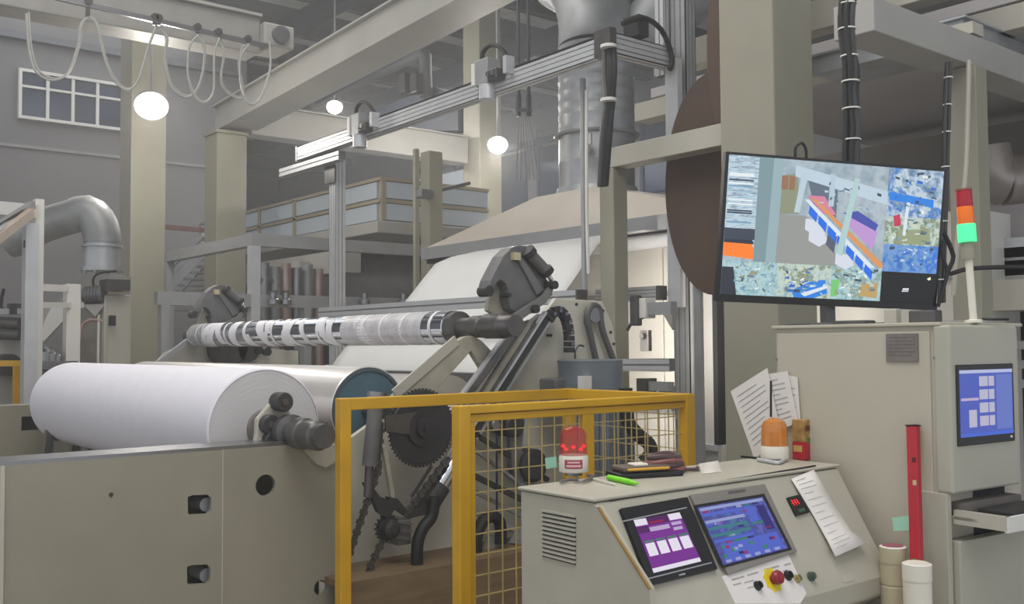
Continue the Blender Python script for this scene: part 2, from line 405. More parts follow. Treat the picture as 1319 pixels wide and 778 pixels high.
# ------------------------------------------------ panelled mezzanine enclosure in the middle distance
t=thing('panel_enclosure','pale panelled enclosure with tan strips on a raised deck','enclosure',(-10.2,6.33,3.05))
X0=at(492,280,D=12); x0,y0=X0.x,X0.y; zb,zt=at(492,287,D=12).z,at(492,230,D=12).z
MB().box((x0-5.5,y0,zb),(x0,y0+1.6,zt)).build('core',mat('enclosure_grey',(168,174,182),.4),t)
H=zt-zb
for k in range(5):
    for j in range(2):
        xa=x0-.03-(k+1)*1.1+.04; xb=x0-.03-k*1.1-.04
        MB().box((xa,y0-.03,zb+.04+j*H/2),(xb,y0,zb+H/2-.03+j*H/2)).build('panel',PALEP,t)
    MB().box((x0-(k+1)*1.1-.04,y0-.045,zb),(x0-(k+1)*1.1+.04,y0-.005,zt)).build('strip',TAN,t)
for j in range(3):
    MB().box((x0-5.5,y0-.045,zb-.02+j*H/2),(x0+.02,y0-.005,zb+.02+j*H/2)).build('strip',TAN,t)
    MB().box((x0,y0-.04,zb-.02+j*H/2),(x0+.04,y0+1.6,zb+.02+j*H/2)).build('strip',TAN,t)
for j in range(2): MB().box((x0,y0+.03,zb+.04+j*H/2),(x0+.03,y0+1.58,zb+H/2-.03+j*H/2)).build('panel',PALEP,t)
MB().box((x0,y0-.03,zb),(x0+.045,y0+.03,zt)).build('strip',TAN,t)
t2=thing('mezzanine_deck','grey deck edge carrying the panelled enclosure','deck',(x0,y0,zb-.2))
MB().box((x0-6,y0-.25,zb-.16),(x0+.3,y0+2.6,zb-.02)).build('edge_beam',STEELG,t2,bev=.01)
MB().box((x0-6,y0-.6,zb-.62),(x0+.1,y0-.35,zb-.36)).build('lower_beam',STEELG,t2)
MB().lathe((x0-2.4,y0+1.0,2.45),(x0+.1,y0+1.0,2.45),[(0,.55),(1.3,.45),(2.4,.12)],20).build('drum_cone',mat('casing_light',(130,130,132),.5),t2)
# window wall right of the posts: pale translucent cladding panels
t=thing('cladding_screen','pale blue translucent cladding between grey rails behind the posts','wall panels',(-12,9,0))
for i,(ya,yb) in enumerate(((138,190),(190,230),(230,262),(266,312),(312,352))):
    A=at(598 if i<3 else 598,ya+40 if 0 else ya+18,Y=10.2)
for i in range(4):
    for j in range(1):
        z0=2.2+i*.62; x=-15.4+j*2.1
        MB().box((x,10.2,z0+.03),(x+2.04,10.26,z0+.59)).build('panel',PALEP,t)
    if i==0:
        for x in (-15.4,-13.4): MB().box((x,10.3,0),(x+.08,10.36,4.7)).build('upright',STEELG,t)
    MB().box((-15.4,10.16,2.17+i*.62),(-13.3,10.3,2.22+i*.62)).build('rail',STEELG,t)
# two close posts (535-570)
t=thing('twin_post','pair of pale steel posts with clamped pipe behind the web','post',tuple(at(550,390,D=11)))
for px,w_ in ((536,.05),(556,.17)):
    q=at(px,260,D=11 if px>540 else 10.8); MB().box((q.x-w_/2,q.y-w_/2,0),(q.x+w_/2,q.y+w_/2,at(px,196,D=11).z)).build('post',COLM,t)
q=at(546,250,D=10.8); MB().bar(q,at(604,236,D=12),.04,.04).build('clamped_pipe',STEEL,t)
MB().box(q-Vector((.08,.08,.04)),q+Vector((.08,.08,.04))).build('clamp',STEEL,t)
# ladder-like hanging chains near the middle column
MB().bar(at(674,122,D=12),Vector((at(674,122,D=12).x,at(674,122,D=12).y,8.1)),.03,.03)
t=thing('hanging_chains','pale hanging chain hoist strands beside the galvanised duct','hoist',tuple(at(672,150,D=12)))
MB().bar(at(668,122,D=12),at(668,150,D=12),.05,.04).build('hanger',DARKB,t); MB().bar(at(681,122,D=12),at(681,150,D=12),.05,.04).build('hanger',DARKB,t)
MB().bar(at(664,142,D=12),at(685,142,D=12),.05,.04).build('cross_bar',DARKB,t)
for px in (668,681): q=at(px,123,D=12); MB().bar(q,Vector((q.x,q.y,8.1)),.03,.03).build('hanger_rod',DARKB,t)
for k in range(6): MB().bar(at(669+k*2,142,D=12),at(664+k*6,232,D=12),.012,.012).build('strand',ALU2,t)
# ------------------------------------------------ left side of the hall
t=thing('ventilation_duct','galvanised duct with bend dropping to a flanged collar at left','duct',tuple(at(130,345,D=10)))
P=lambda x,y:at(x,y,D=10)
MB().tube([P(10,312),P(60,289),P(100,277)],.17,24,3).build('duct_run',GALV2,t)
MB().tube([P(98,277.5),P(112,274),P(124,283),P(131,300),P(132,312)],.178,24,2).build('elbow',GALV2,t)
q=P(131.5,312); MB().lathe(q,q-Z*.24,[(0,.165),(.06,.165),(.07,.172),(.24,.172)],28).build('sleeve',GALV,t)
q=P(131.5,316); MB().lathe(q,q-Z*.26,[(0,.195),(.02,.195),(.021,.175),(.22,.175),(.221,.2),(.26,.2)],28).build('collar',GALV,t)
for k in range(10):
    g=k*math.pi/5; b_=q+Vector((.188*math.cos(g),.188*math.sin(g),-.28)); MB().cyl(b_,b_+Z*.05,.012,seg=6).build('bolt',STEEL,t)
# white frame uprights at the left edge
t=thing('aluminium_portal','pale aluminium machine portal with two uprights at the left edge','frame',tuple(at(40,520,D=8)))
P=lambda x,y:at(x,y,D=8.2)
q=P(40,300); MB().box((q.x-.07,q.y-.05,.0),(q.x+.05,q.y+.05,P(40,288).z)).build('upright',ALU,t)
q=at(49,300,D=8.5); MB().box((q.x-.05,q.y-.035,.0),(q.x+.05,q.y+.035,at(49,257,D=8.5).z)).build('upright',WHITEP,t)
q=P(35,315); MB().box(q-Vector((.0,.03,.03)),q+Vector((.06,.03,.03))).build('socket_cap',BLKPL,t)
MB().bar(at(-30,265,D=8.6),at(45,272,D=8.4),.07,.11).build('top_rail',WHITEP,t)
MB().bar(at(48,370,D=8.5),at(95,372,D=9.2),.05,.06).build('cross_rail',WHITEP,t)
MB().bar(at(48,393,D=8.5),at(105,393,D=9.3),.05,.05).build('cross_rail',WHITEP,t)
q=at(92,430,D=9.1); MB().box((q.x-.06,q.y-.06,.2),(q.x+.06,q.y+.06,at(92,366,D=9.1).z)).build('upright',WHITEP,t)
t=thing('sloping_conveyor','narrow sloping conveyor rail with dark guide at the left edge','conveyor',tuple(at(20,290,D=7.8)))
MB().bar(at(-15,316,D=7.4),at(40,274,D=8.1),.05,.07).build('side_rail',mat('sand_rail',(176,160,144),.5),t)
MB().bar(at(-15,300,D=7.6),at(42,264,D=8.2),.05,.06).build('guide',DSTEEL,t)
MB().bar(at(-15,308,D=7.4),at(36,270,D=8.2),.05,.03).build('guide_strip',ALU2,t)
# hood and chute behind
t=thing('extraction_hood','sloping grey extraction hood under the galvanised duct','hood',tuple(at(110,380,D=10.4)))
P=lambda x,y:at(x,y,D=10.6)
MB().prism([P(60,400),P(115,350),P(152,352),P(152,368),P(100,386)],Vector((-.5,.3,0))).build('hood_plate',STEELG,t)
MB().prism([P(66,395),P(150,366),P(152,372),P(72,402)],Vector((-.4,.2,0))).build('lip',mat('warm_panel',(226,210,186),.5),t)
t=thing('feed_chute','white bent sheet chute at left behind the frame','chute',tuple(at(70,430,D=10.2)))
P=lambda x,y:at(x,y,D=10.2)
MB().prism([P(66,396),P(90,388),P(90,404),P(56,440),P(52,430),P(58,412)],Vector((-.06,.04,0))).build('chute_sheet',WHITEP,t)
MB().prism([P(53,396),P(66,396),P(58,412),P(52,430)],Vector((-.06,.04,0))).build('side_sheet',STEELG,t)
# hopper machine + motor
t=thing('hopper_machine','grey hopper machine with small motor on top beside the cabinet','machine',tuple(at(120,470,D=9.8)))
P=lambda x,y:at(x,y,D=9.8)
MB().prism([P(102,392),P(140,390),P(138,480),P(98,480)],Vector((-.5,.3,0))).build('body',mat('machine_grey_brown',(128,122,114),.5,.3,.15),t)
MB().prism([P(108,392),P(137,392),P(124,408)],Vector((.03,-.02,0))).build('gusset',STEELG,t)
MB().cyl(P(108,381),P(134,378),.085,seg=18).build('motor',mat('motor_grey',(104,106,112),.5,.2),t)
MB().cyl(P(134,378),P(136,378),.06,seg=18).build('motor_cap',DSTEEL,t)
for k in range(5): MB().cyl(P(111+k*4,381-k*.4),P(112+k*4,381-k*.4),.092,seg=18).build('fin',DSTEEL,t)
MB().tube([P(122,374),P(120,360),P(128,352),P(150,349)],.012,6).build('cable',BLACK,t)
MB().tube([P(99,470),P(104,425),P(116,412),P(135,414)],.016,6).build('hose',mat('pink_hose',(176,148,138),.5),t)
MB().bar(P(127,405),P(126,475),.02,.02).build('rod',WHITEP,t)
MB().box(P(128,370)-Vector((0,0,.04)),P(150,366)+Vector((.1,.1,.04))).build('drive_block',IRON,t)
t=thing('control_box','narrow pale control box with black handle left of the column','cabinet',tuple(at(146,470,D=9.6)))
q=at(146,430,D=9.9); MB().box((q.x-.3,q.y-.12,.3),(q.x+.1,q.y+.14,at(146,380,D=9.9).z)).build('body',BEIGE2,t,bev=.01)
MB().box((q.x+.1,q.y-.09,.35),(q.x+.115,q.y+.11,at(146,388,D=9.9).z)).build('door',BEIGE2,t)
q=at(144,413,D=9.7); MB().box(q-Vector((.01,.03,.05)),q+Vector((.03,.03,.05))).build('handle',BLKPL,t)
# bench with parts
t=thing('work_bench','small dark work bench behind the white roll at left','bench',tuple(at(70,500,D=9)))
P=lambda x,y:at(x,y,D=9)
z_=P(70,465).z
q=P(70,465)
MB().box((q.x-.35,q.y-.18,z_-.03),(q.x+.15,q.y+.16,z_)).build('top',STEEL,t)
for dx in (-.32,.12):
    for dy in (-.15,.13): MB().box((q.x+dx-.02,q.y+dy-.02,.2),(q.x+dx+.02,q.y+dy+.02,z_-.03)).build('leg',IRON,t)
MB().box((q.x-.33,q.y-.15,.5),(q.x+.12,q.y+.14,z_-.08)).build('drawer_block',mat('bench_brown',(92,80,72),.6),t)
for px,r in ((61,.055),(69,.042),(76,.03)):
    b_=P(px,463); b_.z=z_; one(MB().lathe(b_,b_+Z*r*2.4,[(0,r),(r*1.5,r),(r*2,r*.6),(r*2.4,r*.6)],16),'metal_fitting',STEEL,{61:'largest metal fitting on the dark bench',69:'middle metal fitting on the dark bench',76:'smallest metal fitting on the dark bench'}[px],'fitting','fittings on the bench')
# left low machine & yellow rail
t=thing('left_machine','grey cabinet machine with dark rollers at the far left edge','machine',tuple(at(10,500,D=8.6)))
P=lambda x,y:at(x,y,D=9.2)
q=P(2,480); MB().box((q.x-.8,q.y-.6,.0),(q.x,q.y+.16,P(2,437).z)).build('cabinet',STEELG,t,bev=.01)
for y in (414,428): MB().cyl(P(-20,y),P(26,y+3),.055,seg=16).build('roller',DSTEEL,t)
MB().box(P(20,405)-Vector((.1,.05,.0)),P(26,405)+Vector((.0,.05,.1))).build('bracket',IRON,t)
MB().tube([P(5,372),P(2,385),P(3,398),P(20,400)],.015,6).build('cable',BLACK,t)
MB().bar(P(-20,401),P(28,401),.03,.05).build('rail',ALU2,t)
MB().cyl(P(5,470),P(5,470)+Vector((.14,.03,0)),.10,seg=20).build('hand_wheel',IRON,t)
MB().box((q.x-1.5,q.y-.9,P(2,395).z),(q.x-.9,q.y+.05,P(2,330).z)).build('upper_panel',mat('warm_panel',(226,210,186)),t)
def rail_fence(P,label):
    t=thing('guard_rail',label,'guard rail',tuple(P(18,520)))
    MB().bar(P(-15,468),P(29,468),.05,.05).build('top_rail',YEL,t)
    for px in (21,28): MB().bar(P(px,468),P(px,530),.05,.04).build('post',YEL,t)
    return t
rail_fence(lambda x,y:at(x,y,D=8.6),'short yellow guard rail at the far left edge')
# stairway behind the columns
t=thing('steel_stair','grey steel staircase rising between the two left columns','stair',tuple(at(235,360,D=14)))
P=lambda x,y:at(x,y,D=14)
for dy in (0,12,26,40): MB().bar(P(190,372+dy),P(262,303+dy*.8),.05,.06 if dy in (0,12) else .16).build('stringer' if dy>12 else 'hand_rail',ALU2,t)
for k in range(9): MB().bar(P(196+k*8,385-k*8+14),P(204+k*8,385-k*8+14)+Vector((0,.5,0)),.2,.03).build('step',ALU2,t)
# red brown pipe line on wall
one(MB().bar(at(208,292,D=15.5),at(268,297,D=15.8),.07,.07),'wall_pipe',mat('red_brown_pipe',(120,84,80),.5),'red brown pipe on the far wall between the left columns','pipe')
# intermediate frame (grey profiles) 205-530
t=thing('profile_gantry','grey profile gantry in the middle distance behind the shaft','frame',(-10,3.9,0))
X=-9.6
q=at(324,300,X=X); zt=q.z; yy=q.y
MB().box((X-.1,yy,zt-.13),(X,at(594,325,X=X).y,zt)).build('top_beam',ALU2,t)
MB().box((X-2.4,yy+.003,zt-.127),(X-.103,yy+.1,zt-.003)).build('top_beam',ALU2,t)
MB().box((X-.1,yy,0),(X,yy+.1,zt-.13)).build('post',ALU,t)
MB().box((X-2.5,yy,0),(X-2.4,yy+.1,zt)).build('post',ALU2,t)
z_=at(420,397,X=X).z; MB().box((X-.103,at(203,390,X=X).y,z_-.0),(X-.004,at(524,390,X=X).y,z_+.13)).build('lower_beam',ALU2,t)
for px in (208,260,392): 
    yv=at(px,400,X=X).y; MB().box((X-.1,yv,0),(X,yv+.08,z_)).build('post',ALU2,t)
for k in range(6):
    q=at(340+k*14,400,X=-10.4); MB().cyl((q.x,q.y,.8),(q.x,q.y,at(340,338+5*(k%2),X=-10.4).z),.06,seg=14).build('pipe',(STEEL,GALV2,mat('pipe_rose',(170,150,142),.3,.5))[k%3],t)
MB().tube([at(330,362,X=-10.4),at(350,362,X=-10.4),at(352,390,X=-10.4)],.05,10).build('pipe',STEEL,t)
q=at(395,340,X=-11); MB().box((q.x-.1,q.y-.15,0),(q.x+.1,q.y+.15,at(395,338,X=-11).z)).build('post',STEELG,t)
# dark machinery bulk closing the view under the frame
one(MB().box((-14.5,7.0,0),(-13.2,9.6,2.3)),'machine_casing',mat('casing_grey',(88,88,92)),'long dark grey machine casing far behind the frame','machine',bev=.03)
q=at(345,395,X=-9.5)
for i,px in enumerate((352,368,470,520)):
    q=at(px,392,X=-9.55); one(MB().lathe(q,q+Z*.14,[(0,.06),(.05,.06),(.06,.035),(.12,.035),(.14,.05)],14),'pipe_valve',STEEL,('first','second','third','last')[i]+' small valve from the left on the grey frame beam','valve','valves on the frame')

# thin haze hanging in the hall
hz=MB().box((-35.9,-8.8,.02),(3.9,17.4,8.05)).build('hall_haze',BLACK)
hm=bpy.data.materials.new('haze'); hm.use_nodes=True; nt=hm.node_tree; nt.nodes.clear()
ou=nt.nodes.new('ShaderNodeOutputMaterial'); vs=nt.nodes.new('ShaderNodeVolumeScatter'); vs.inputs['Density'].default_value=.013; vs.inputs['Anisotropy'].default_value=.45
nt.links.new(vs.outputs[0],ou.inputs['Volume']); hz.data.materials[0]=hm; tag(hz,'thin haze filling the hall','haze',kind='stuff')
# ================================================================ MACHINE: gantry, hood, duct, web
# inspection rail
t=thing('inspection_rail','long slotted aluminium inspection rail carrying sensor heads','rail',(-6.9,4.7,3.6))
A=Vector((-9.15,4.7,3.55)); B=Vector((-4.69,4.7,3.60))
profile_bar(A,B,.09,.14,'rail_profile',t)
profile_bar((-4.69,4.62,3.60),(-4.69,5.25,3.60),.09,.14,'rail_end_profile',t)
MB().box((-9.17,4.65,3.475),(-9.15,4.75,3.625)).build('end_cap',ALU,t)
MB().box((-4.77,4.6,3.51),(-4.62,4.66,3.69)).build('corner_plate',DSTEEL,t)
MB().tube([(-4.6,4.7,3.72),(-4.6,4.9,3.80),(-4.62,5.1,3.76),(-4.62,5.2,3.6),(-4.62,5.18,3.5)],.018,8).build('cable',BLACK,t)
MB().box((-4.74,4.85,3.68),(-4.60,4.95,3.82)).build('sensor_block',NAVY,t)
MB().bar((-8,4.74,3.66),(-4.8,4.74,3.70),.02,.03).build('cable_channel',BLACK,t)
for i,(px,lb) in enumerate(((462,'sensor head on the rail nearest its left end'),(627,'sensor head in the middle of the inspection rail'))):
    q=at(px,{462:165,627:98}[px],Y=4.6)
    s_=thing('sensor_head',lb,'sensor',tuple(q),'rail sensor heads')
    k=1 if i else 1.05
    MB().box(q+Vector((-.13,-.02,-.06)),q+Vector((.03,.08,.14))).build('housing',ALU2,s_,bev=.008)
    MB().box(q+Vector((-.16,-.03,-.05)),q+Vector((-.12,.08,.12))).build('side_cover',WHITEP,s_,bev=.004)
    MB().cyl(q+Vector((-.03,.03,-.17)),q+Vector((-.03,.03,-.06)),.065,seg=20).build('lens_barrel',ALU,s_)
    MB().tube([q+Vector(v) for v in ((-.09,.03,.13),(-.09,.03,.20),(0,.03,.24),(.12,.03,.20),(.2,.05,.10),(.24,.06,.05))],.018,8).build('cable',BLACK,s_)
    MB().box(q+Vector((.05,-.04,-.05)),q+Vector((.16,.06,.03))).build('clamp',DSTEEL,s_,bev=.01)
    MB().box(q+Vector((.22,-.02,-.03)),q+Vector((.26,.06,.10))).build('connector',ALU,s_)
    for dx in (.08,.13): MB().cyl(q+Vector((dx,-.06,-.01)),q+Vector((dx,-.03,-.01)),.02,seg=10).build('knob',STEEL,s_)
# left gantry post
t=thing('gantry_post','slotted aluminium post under the left end of the inspection rail','post',(-8.65,4.85,0))
profile_bar((-8.66,4.84,0),(-8.66,4.84,3.47),.13,.11,'post_profile',t,nslot=3)
profile_bar((-9.6,4.72,3.42),(-8.35,4.72,3.42),.08,.09,'cross_profile',t)
MB().prism([(-8.76,4.775,3.2),(-8.56,4.775,3.2),(-8.56,4.775,3.36),(-8.76,4.775,3.37)],(0,-.02,0)).build('bracket',DSTEEL,t)
# right gantry post
t=thing('tall_profile_post','tall grey slotted aluminium post left of the large column','post',(-4.6,5.35,0))
pq=at(883,300,Y=5.36); profile_bar((pq.x,5.36,0),(pq.x,5.36,6),.145,.105,'post_profile',t,ALU2,nslot=3)
q0=at(856,60,Y=5.22); q1=at(872,60,Y=5.22)
MB().box((q0.x,5.22,at(864,396,Y=5.22).z),(q1.x,5.27,at(864,76,Y=5.22).z)).build('cover_strip',ALU,t)
profile_bar((-4.77,5.27,3.5),(-4.77,5.27,6),.08,.06,'upper_profile',t,ALU)
# brown oval covers
def disc(px,py,rx,rz,Y,label):
    c=at(px,py,Y=Y); pts=[]
    for i in range(48):
        g=2*math.pi*i/48; x=c.x+rx*math.cos(g)
        pts.append((min(x,-3.97),Y,c.z+rz*math.sin(g)))
    t=thing('brown_cover',label,'cover',tuple(c),'brown covers')
    MB().prism(pts,(0,.04,0)).build('cover_sheet',BROWN,t,bev=.008)
    q=[(p[0]*.94+c.x*.06,Y-.004,p[2]*.94+c.z*.06) for p in pts]
    MB().bar((c.x,Y,c.z+rz*.99),(c.x,Y,c.z+rz*.99+.15),.03,.02).build('hanging_loop',BLACK,t)
disc(918,235,.42,.74,5.15,'large brown oval cover behind the big column, the lower one')
disc(935,60,.16,.62,5.10,'narrow brown cover above the large oval one, by the big column')
# green white post with beam
t=thing('portal_frame','pale green steel post with horizontal arm left of the big column','frame',(-5,5,0))
MB().box((-5.075,4.93,0),(-4.935,5.07,2.84)).build('post',COLM,t,bev=.008)
MB().box((-5.0,4.93,2.84),(-3.95,5.07,2.98)).build('arm',BEIGE2,t,bev=.006)
MB().tube([(-5.16,4.86,3.5),(-5.16,4.86,2.5),(-5.15,4.85,2.1),(-5.15,4.85,1.72)],.022,8).build('conduit',ALU2,t)
MB().tube([(-5.10,4.84,3.4),(-5.11,4.84,2.6),(-5.10,4.84,2.1)],.012,8).build('conduit',WHITEP,t)
# cable bundle hanging from the rail end
t=thing('cable_bundle','black cable bundle hanging from the inspection rail corner','cables',tuple(at(784,60,Y=4.62)))
for k,(dx,r) in enumerate(((-.03,.02),(0,.024),(.025,.018),(.012,.02))):
    MB().tube([at(784,56,Y=4.58)+Vector((dx,.01*k,0)),at(786,90,Y=4.58)+Vector((dx*1.6,0,0)),at(784,128,Y=4.58)+Vector((dx*.6,.01*k,0)),at(781,175,Y=4.6)+Vector((dx*1.3,0,0)),at(777,240,Y=4.65)+Vector((dx,0,0))],r,8).build('cable',BLACK if k else DSTEEL,t)
for py in (62,131): q=at(784,py,Y=4.57); MB().cyl(q,q+Z*.02,.055,seg=12).build('tie',WHITEP,t)
# galvanised duct
c=at(769,240,Y=6.6); cx_,cy_=c.x,c.y; r=.36
t=thing('exhaust_duct','wide spiral galvanised exhaust duct rising from the hood','duct',(cx_,cy_,2.9))
ztop=at(769,62,Y=6.6).z; zfl=at(769,178,Y=6.6).z
def seam_profile(L,r,n):
    pr=[(0,r)]
    for i in range(1,n):
        z=L*i/n; pr+=[(z-.02,r),(z-.006,r+.005),(z+.006,r+.005),(z+.02,r)]
    return pr+[(L,r)]
MB().lathe((cx_,cy_,3.08),(cx_,cy_,zfl),seam_profile(zfl-3.08,r,2),40).build('lower_section',GALV,t)
MB().lathe((cx_,cy_,zfl),(cx_,cy_,zfl+.08),[(0,r+.04),(.02,r+.05),(.03,r+.01),(.08,r+.005)],40).build('flange',GALV,t)
MB().lathe((cx_,cy_,zfl+.08),(cx_,cy_,ztop),seam_profile(ztop-zfl-.08,r,7),40).build('spiral_section',GALV,t)
el=MB()
pth=[Vector((cx_,cy_,ztop-.02))]
for k in range(1,7):
    g=k*math.pi/14; pth.append(Vector((cx_+.0,cy_+.0,ztop))+Vector((-.75*(1-math.cos(g)),.1*k*.3,.9*math.sin(g))))
pth.append(pth[-1]+Vector((-.6,.2,.9)))
el.tube(pth,r,32,0); el.build('elbow',GALV,t)
MB().tube([(cx_+.2,cy_+.4,ztop+.1),(cx_+.6,cy_+.5,ztop+.4),(cx_+1.6,cy_+.6,ztop+.9)],.3,28,2).build('branch',GALV,t)
q=at(755,180,Y=6.2); MB().box(q-Vector((.07,.01,.05)),q+Vector((.07,.01,.05))).build('tag',ALU,t)
MB().lathe(q-Z*.09+Vector((0,-.02,0)),q-Z*.09+Vector((0,.02,0)),[(0,.04),(.04,.04)],16).build('ring',ALU,t)
# hood: pyramid over the oven
HX0,HX1,HY,HZ=-8.55,-4.75,5.8,2.51
t=thing('oven_hood','wide pale sheet hood narrowing up to the galvanised duct','hood',(-6.6,6.6,2.5))
b0=[(HX0,HY,HZ+.1),(HX1,HY,HZ+.1),(HX1,HY+1.9,HZ+.1),(HX0,HY+1.9,HZ+.1)]
kx,ky=.42,.40; t0=[(cx_-kx,cy_-ky,3.02),(cx_+kx,cy_-ky,3.02),(cx_+kx,cy_+ky,3.02),(cx_-kx,cy_+ky,3.02)]
HOODM=mat('hood_sheet',(206,196,184),.42,.15,.05,2)
MB().add(b0+t0,[(0,1,5,4),(1,2,6,5),(2,3,7,6),(3,0,4,7),(4,5,6,7)]).build('hood_sheet',HOODM,t)
MB().box((HX0-.03,HY-.03,HZ-.02),(HX1,HY,HZ+.1)).build('front_lip',ALU2,t)
MB().box((HX0-.03,HY,HZ-.02),(HX0,HY+1.9,HZ+.1)).build('side_lip',ALU2,t)
MB().box((HX0,HY+.02,HZ-.06),(HX1,HY+1.88,HZ-.02)).build('under_seal',NAVY,t)
MB().lathe((cx_,cy_,3.0),(cx_,cy_,3.08),[(0,.40),(.08,.38)],40).build('collar',GALV,t)
# oven casing: large white panels
t=thing('oven_casing','long white panelled oven casing below the hood','oven',(-6.5,6.7,0))
OV=mat('oven_white',(232,228,220),.28,.05,.03,2)
for k in range(4):
    xa=-8.3+k*1.33
    MB().box((xa+.006,6.2,.15),(xa+1.324,6.26,2.44)).build('panel',OV,t,bev=.006)
MB().box((-8.3,6.26,.1),(-2.98,7.6,2.43)).build('core',WHITEP,t)
MB().box((-8.3,6.17,2.0),(-3.0,6.2,2.04)).build('seam_strip',ALU2,t)
MB().box((-8.3,6.15,1.05),(-3.0,6.2,1.09)).build('seam_strip',ALU2,t)
# glossy panel right with dark edge
GP=mat('gloss_metal_panel',(226,224,222),.25,.35,.04,3)
t=thing('sheet_door','glossy pale metal sheet door with dark edge next to the large column','door',(-4,5.6,0))
xd=at(890,450,Y=5.55).x; xe=at(922,450,Y=5.54).x
MB().box((xd,5.55,.0),(xe,5.58,1.95+.45)).build('sheet',GP,t)
MB().box((xe-.01,5.52,.9),(xe+.03,5.6,2.4)).build('edge_strip',NAVY,t)
MB().box((xd,5.5,.86),(xe+.03,5.55,.9)).build('bottom_rail',ALU,t)
LB=mat('added_tube_glow',(255,250,240),.3,0,0,emit=(255,244,224),es=8)
def added_bar_lamp(x,y,z0,z1_,rot,power,lb):  # added lamps, hidden behind the posts to brighten oven and sheet door
    t=thing('added_bar_lamp',lb,'lamp',(x,y,z0),'added bar lamps at the web path')
    MB().box((x-.03,y-.03,0),(x+.03,y,z1_)).build('added_lamp_stand',ALU2,t); MB().box((x-.025,y,z0+.02),(x+.025,y+.006,z1_-.02)).build('added_lamp_tube',LB,t)
    l=bpy.data.lights.new('added_bar_light','AREA'); l.shape='RECTANGLE'; l.size=.08; l.size_y=z1_-z0; l.energy=power; l.color=(1,.95,.87)
    o=bpy.data.objects.new('added_bar_light',l); o.parent=t; o.location=(0,.02,(z1_-z0)/2); o.rotation_euler=(math.radians(90),0,rot); S.collection.objects.link(o)
added_bar_lamp(-5.32,5.28,.9,2.25,0,14,'added upright bar lamp hidden behind the pale green post to brighten the oven')
added_bar_lamp(-4.42,5.22,1.3,2.2,0,3,'added upright bar lamp hidden behind the tall slotted post to brighten the sheet door')
# cross profiles of the web path
t=thing('cross_profiles','aluminium cross profiles with rollers spanning the web path','frame',(-5.8,4.2,0))
profile_bar((-7.79,4.2,1.90),(-4.50,4.2,1.90),.06,.08,'cross_profile',t,ALU)
MB().box((-4.50,4.16,1.86),(-4.48,4.24,1.94)).build('end_cap',DSTEEL,t)
a=at(808,380,Y=5.2); b=at(850,376,Y=5.2); profile_bar((a.x-.3,5.2,a.z),(b.x,5.2,a.z),.06,.10,'cross_profile',t,ALU); MB().box((b.x,5.16,a.z-.05),(b.x+.03,5.24,a.z+.05)).build('end_cap',DSTEEL,t)
# lower rail + bracket near (808-860, 465)
def short(y,name):
    a=at(806,y,Y=4.9); b=at(866,y,Y=4.9); profile_bar(a,b,.06,.085,name,t,ALU)
short(470,'cross_profile')
a=at(835,497,Y=4.9); MB().box(a-Vector((.06,.05,.05)),a+Vector((.03,.05,.05))).build('clamp_block',DSTEEL,t)
MB().box(a+Vector((.03,-.03,-.03)),a+Vector((.2,.03,.03))).build('clamp_arm',ALU2,t)
a=at(835,396,Y=4.8); MB().box(a-Vector((.07,.05,.07)),a+Vector((.02,.05,.06))).build('clamp_block',WHITEP,t,bev=.005)
MB().box(a+Vector((.02,-.03,-.05)),a+Vector((.22,.03,.03))).build('clamp_arm',ALU2,t)
a=at(819,400,Y=4.75); MB().box(a-Vector((.03,.03,.1)),a+Vector((.03,.03,.1))).build('sensor',DSTEEL,t,bev=.008)
MB().tube([at(866,392,Y=4.8),at(850,398,Y=4.8),at(830,408,Y=4.8),at(815,415,Y=4.8),at(808,425,Y=4.8)],.012,6).build('cable',DSTEEL,t)
for pix in ([(866,395),(866,425),(856,408),(846,398)],[(866,497),(866,530),(856,512),(845,502)]):
    MB().prism(pixpoly(pix,Y=5.0),(0,.03,0)).build('corner_gusset',STEELG,t)
a=at(832,438,Y=5.6); one(MB().box(a-Vector((.045,.02,.085)),a+Vector((.045,.02,.075))).lathe(a+Vector((0,-.05,.03)),a+Vector((0,-.01,.03)),[(0,.02),(.04,.03)],12),'web_sensor',DSTEEL,'small dark sensor plate standing before the lit oven panel','sensor',bev=.006)
# end support box behind the sheet (808-868, 395..580)
one(MB().box((-5.0,5.75,.0),(-4.1,6.0,1.35)),'support_box',STEELG,'grey sheet metal box below the lit oven opening','box',bev=.01)
# the web of fabric
t=thing('fabric_web','wide white fabric web coming down from the hood to the winder','web',(-5.9,4.6,1.4))
path=[(5.9,2.50),(5.6,2.48),(5.3,2.41),(5.126,2.339),(4.754,1.934),(4.5,1.76),(4.215,1.60),(4.091,1.452),(4.06,1.38),(4.055,1.2),(4.055,.8)]
rows=[[Vector((x,y,z)) for (y,z) in path] for x in [ -7.4+2.1*i/14 for i in range(15)]]
MB().grid(rows).build('web_sheet',WEBM,t,solid=.004)
one(MB().cyl((-7.6,5.85,2.42),(-4.2,5.85,2.42),.06),'guide_roller',ALU,'upper guide roller carrying the web under the hood','roller','web rollers')
one(MB().cyl((-7.6,4.15,1.38),(-4.25,4.15,1.38),.07),'guide_roller',ALU,'lower guide roller carrying the web behind the shaft','roller','web rollers')
one(MB().box((-7.7,3.85,1.36),(-4.2,4.0,1.425)),'cross_tie',mat('tie_dark',(98,98,98),.5),'dark grey flat cross tie below the web behind the drum','beam')
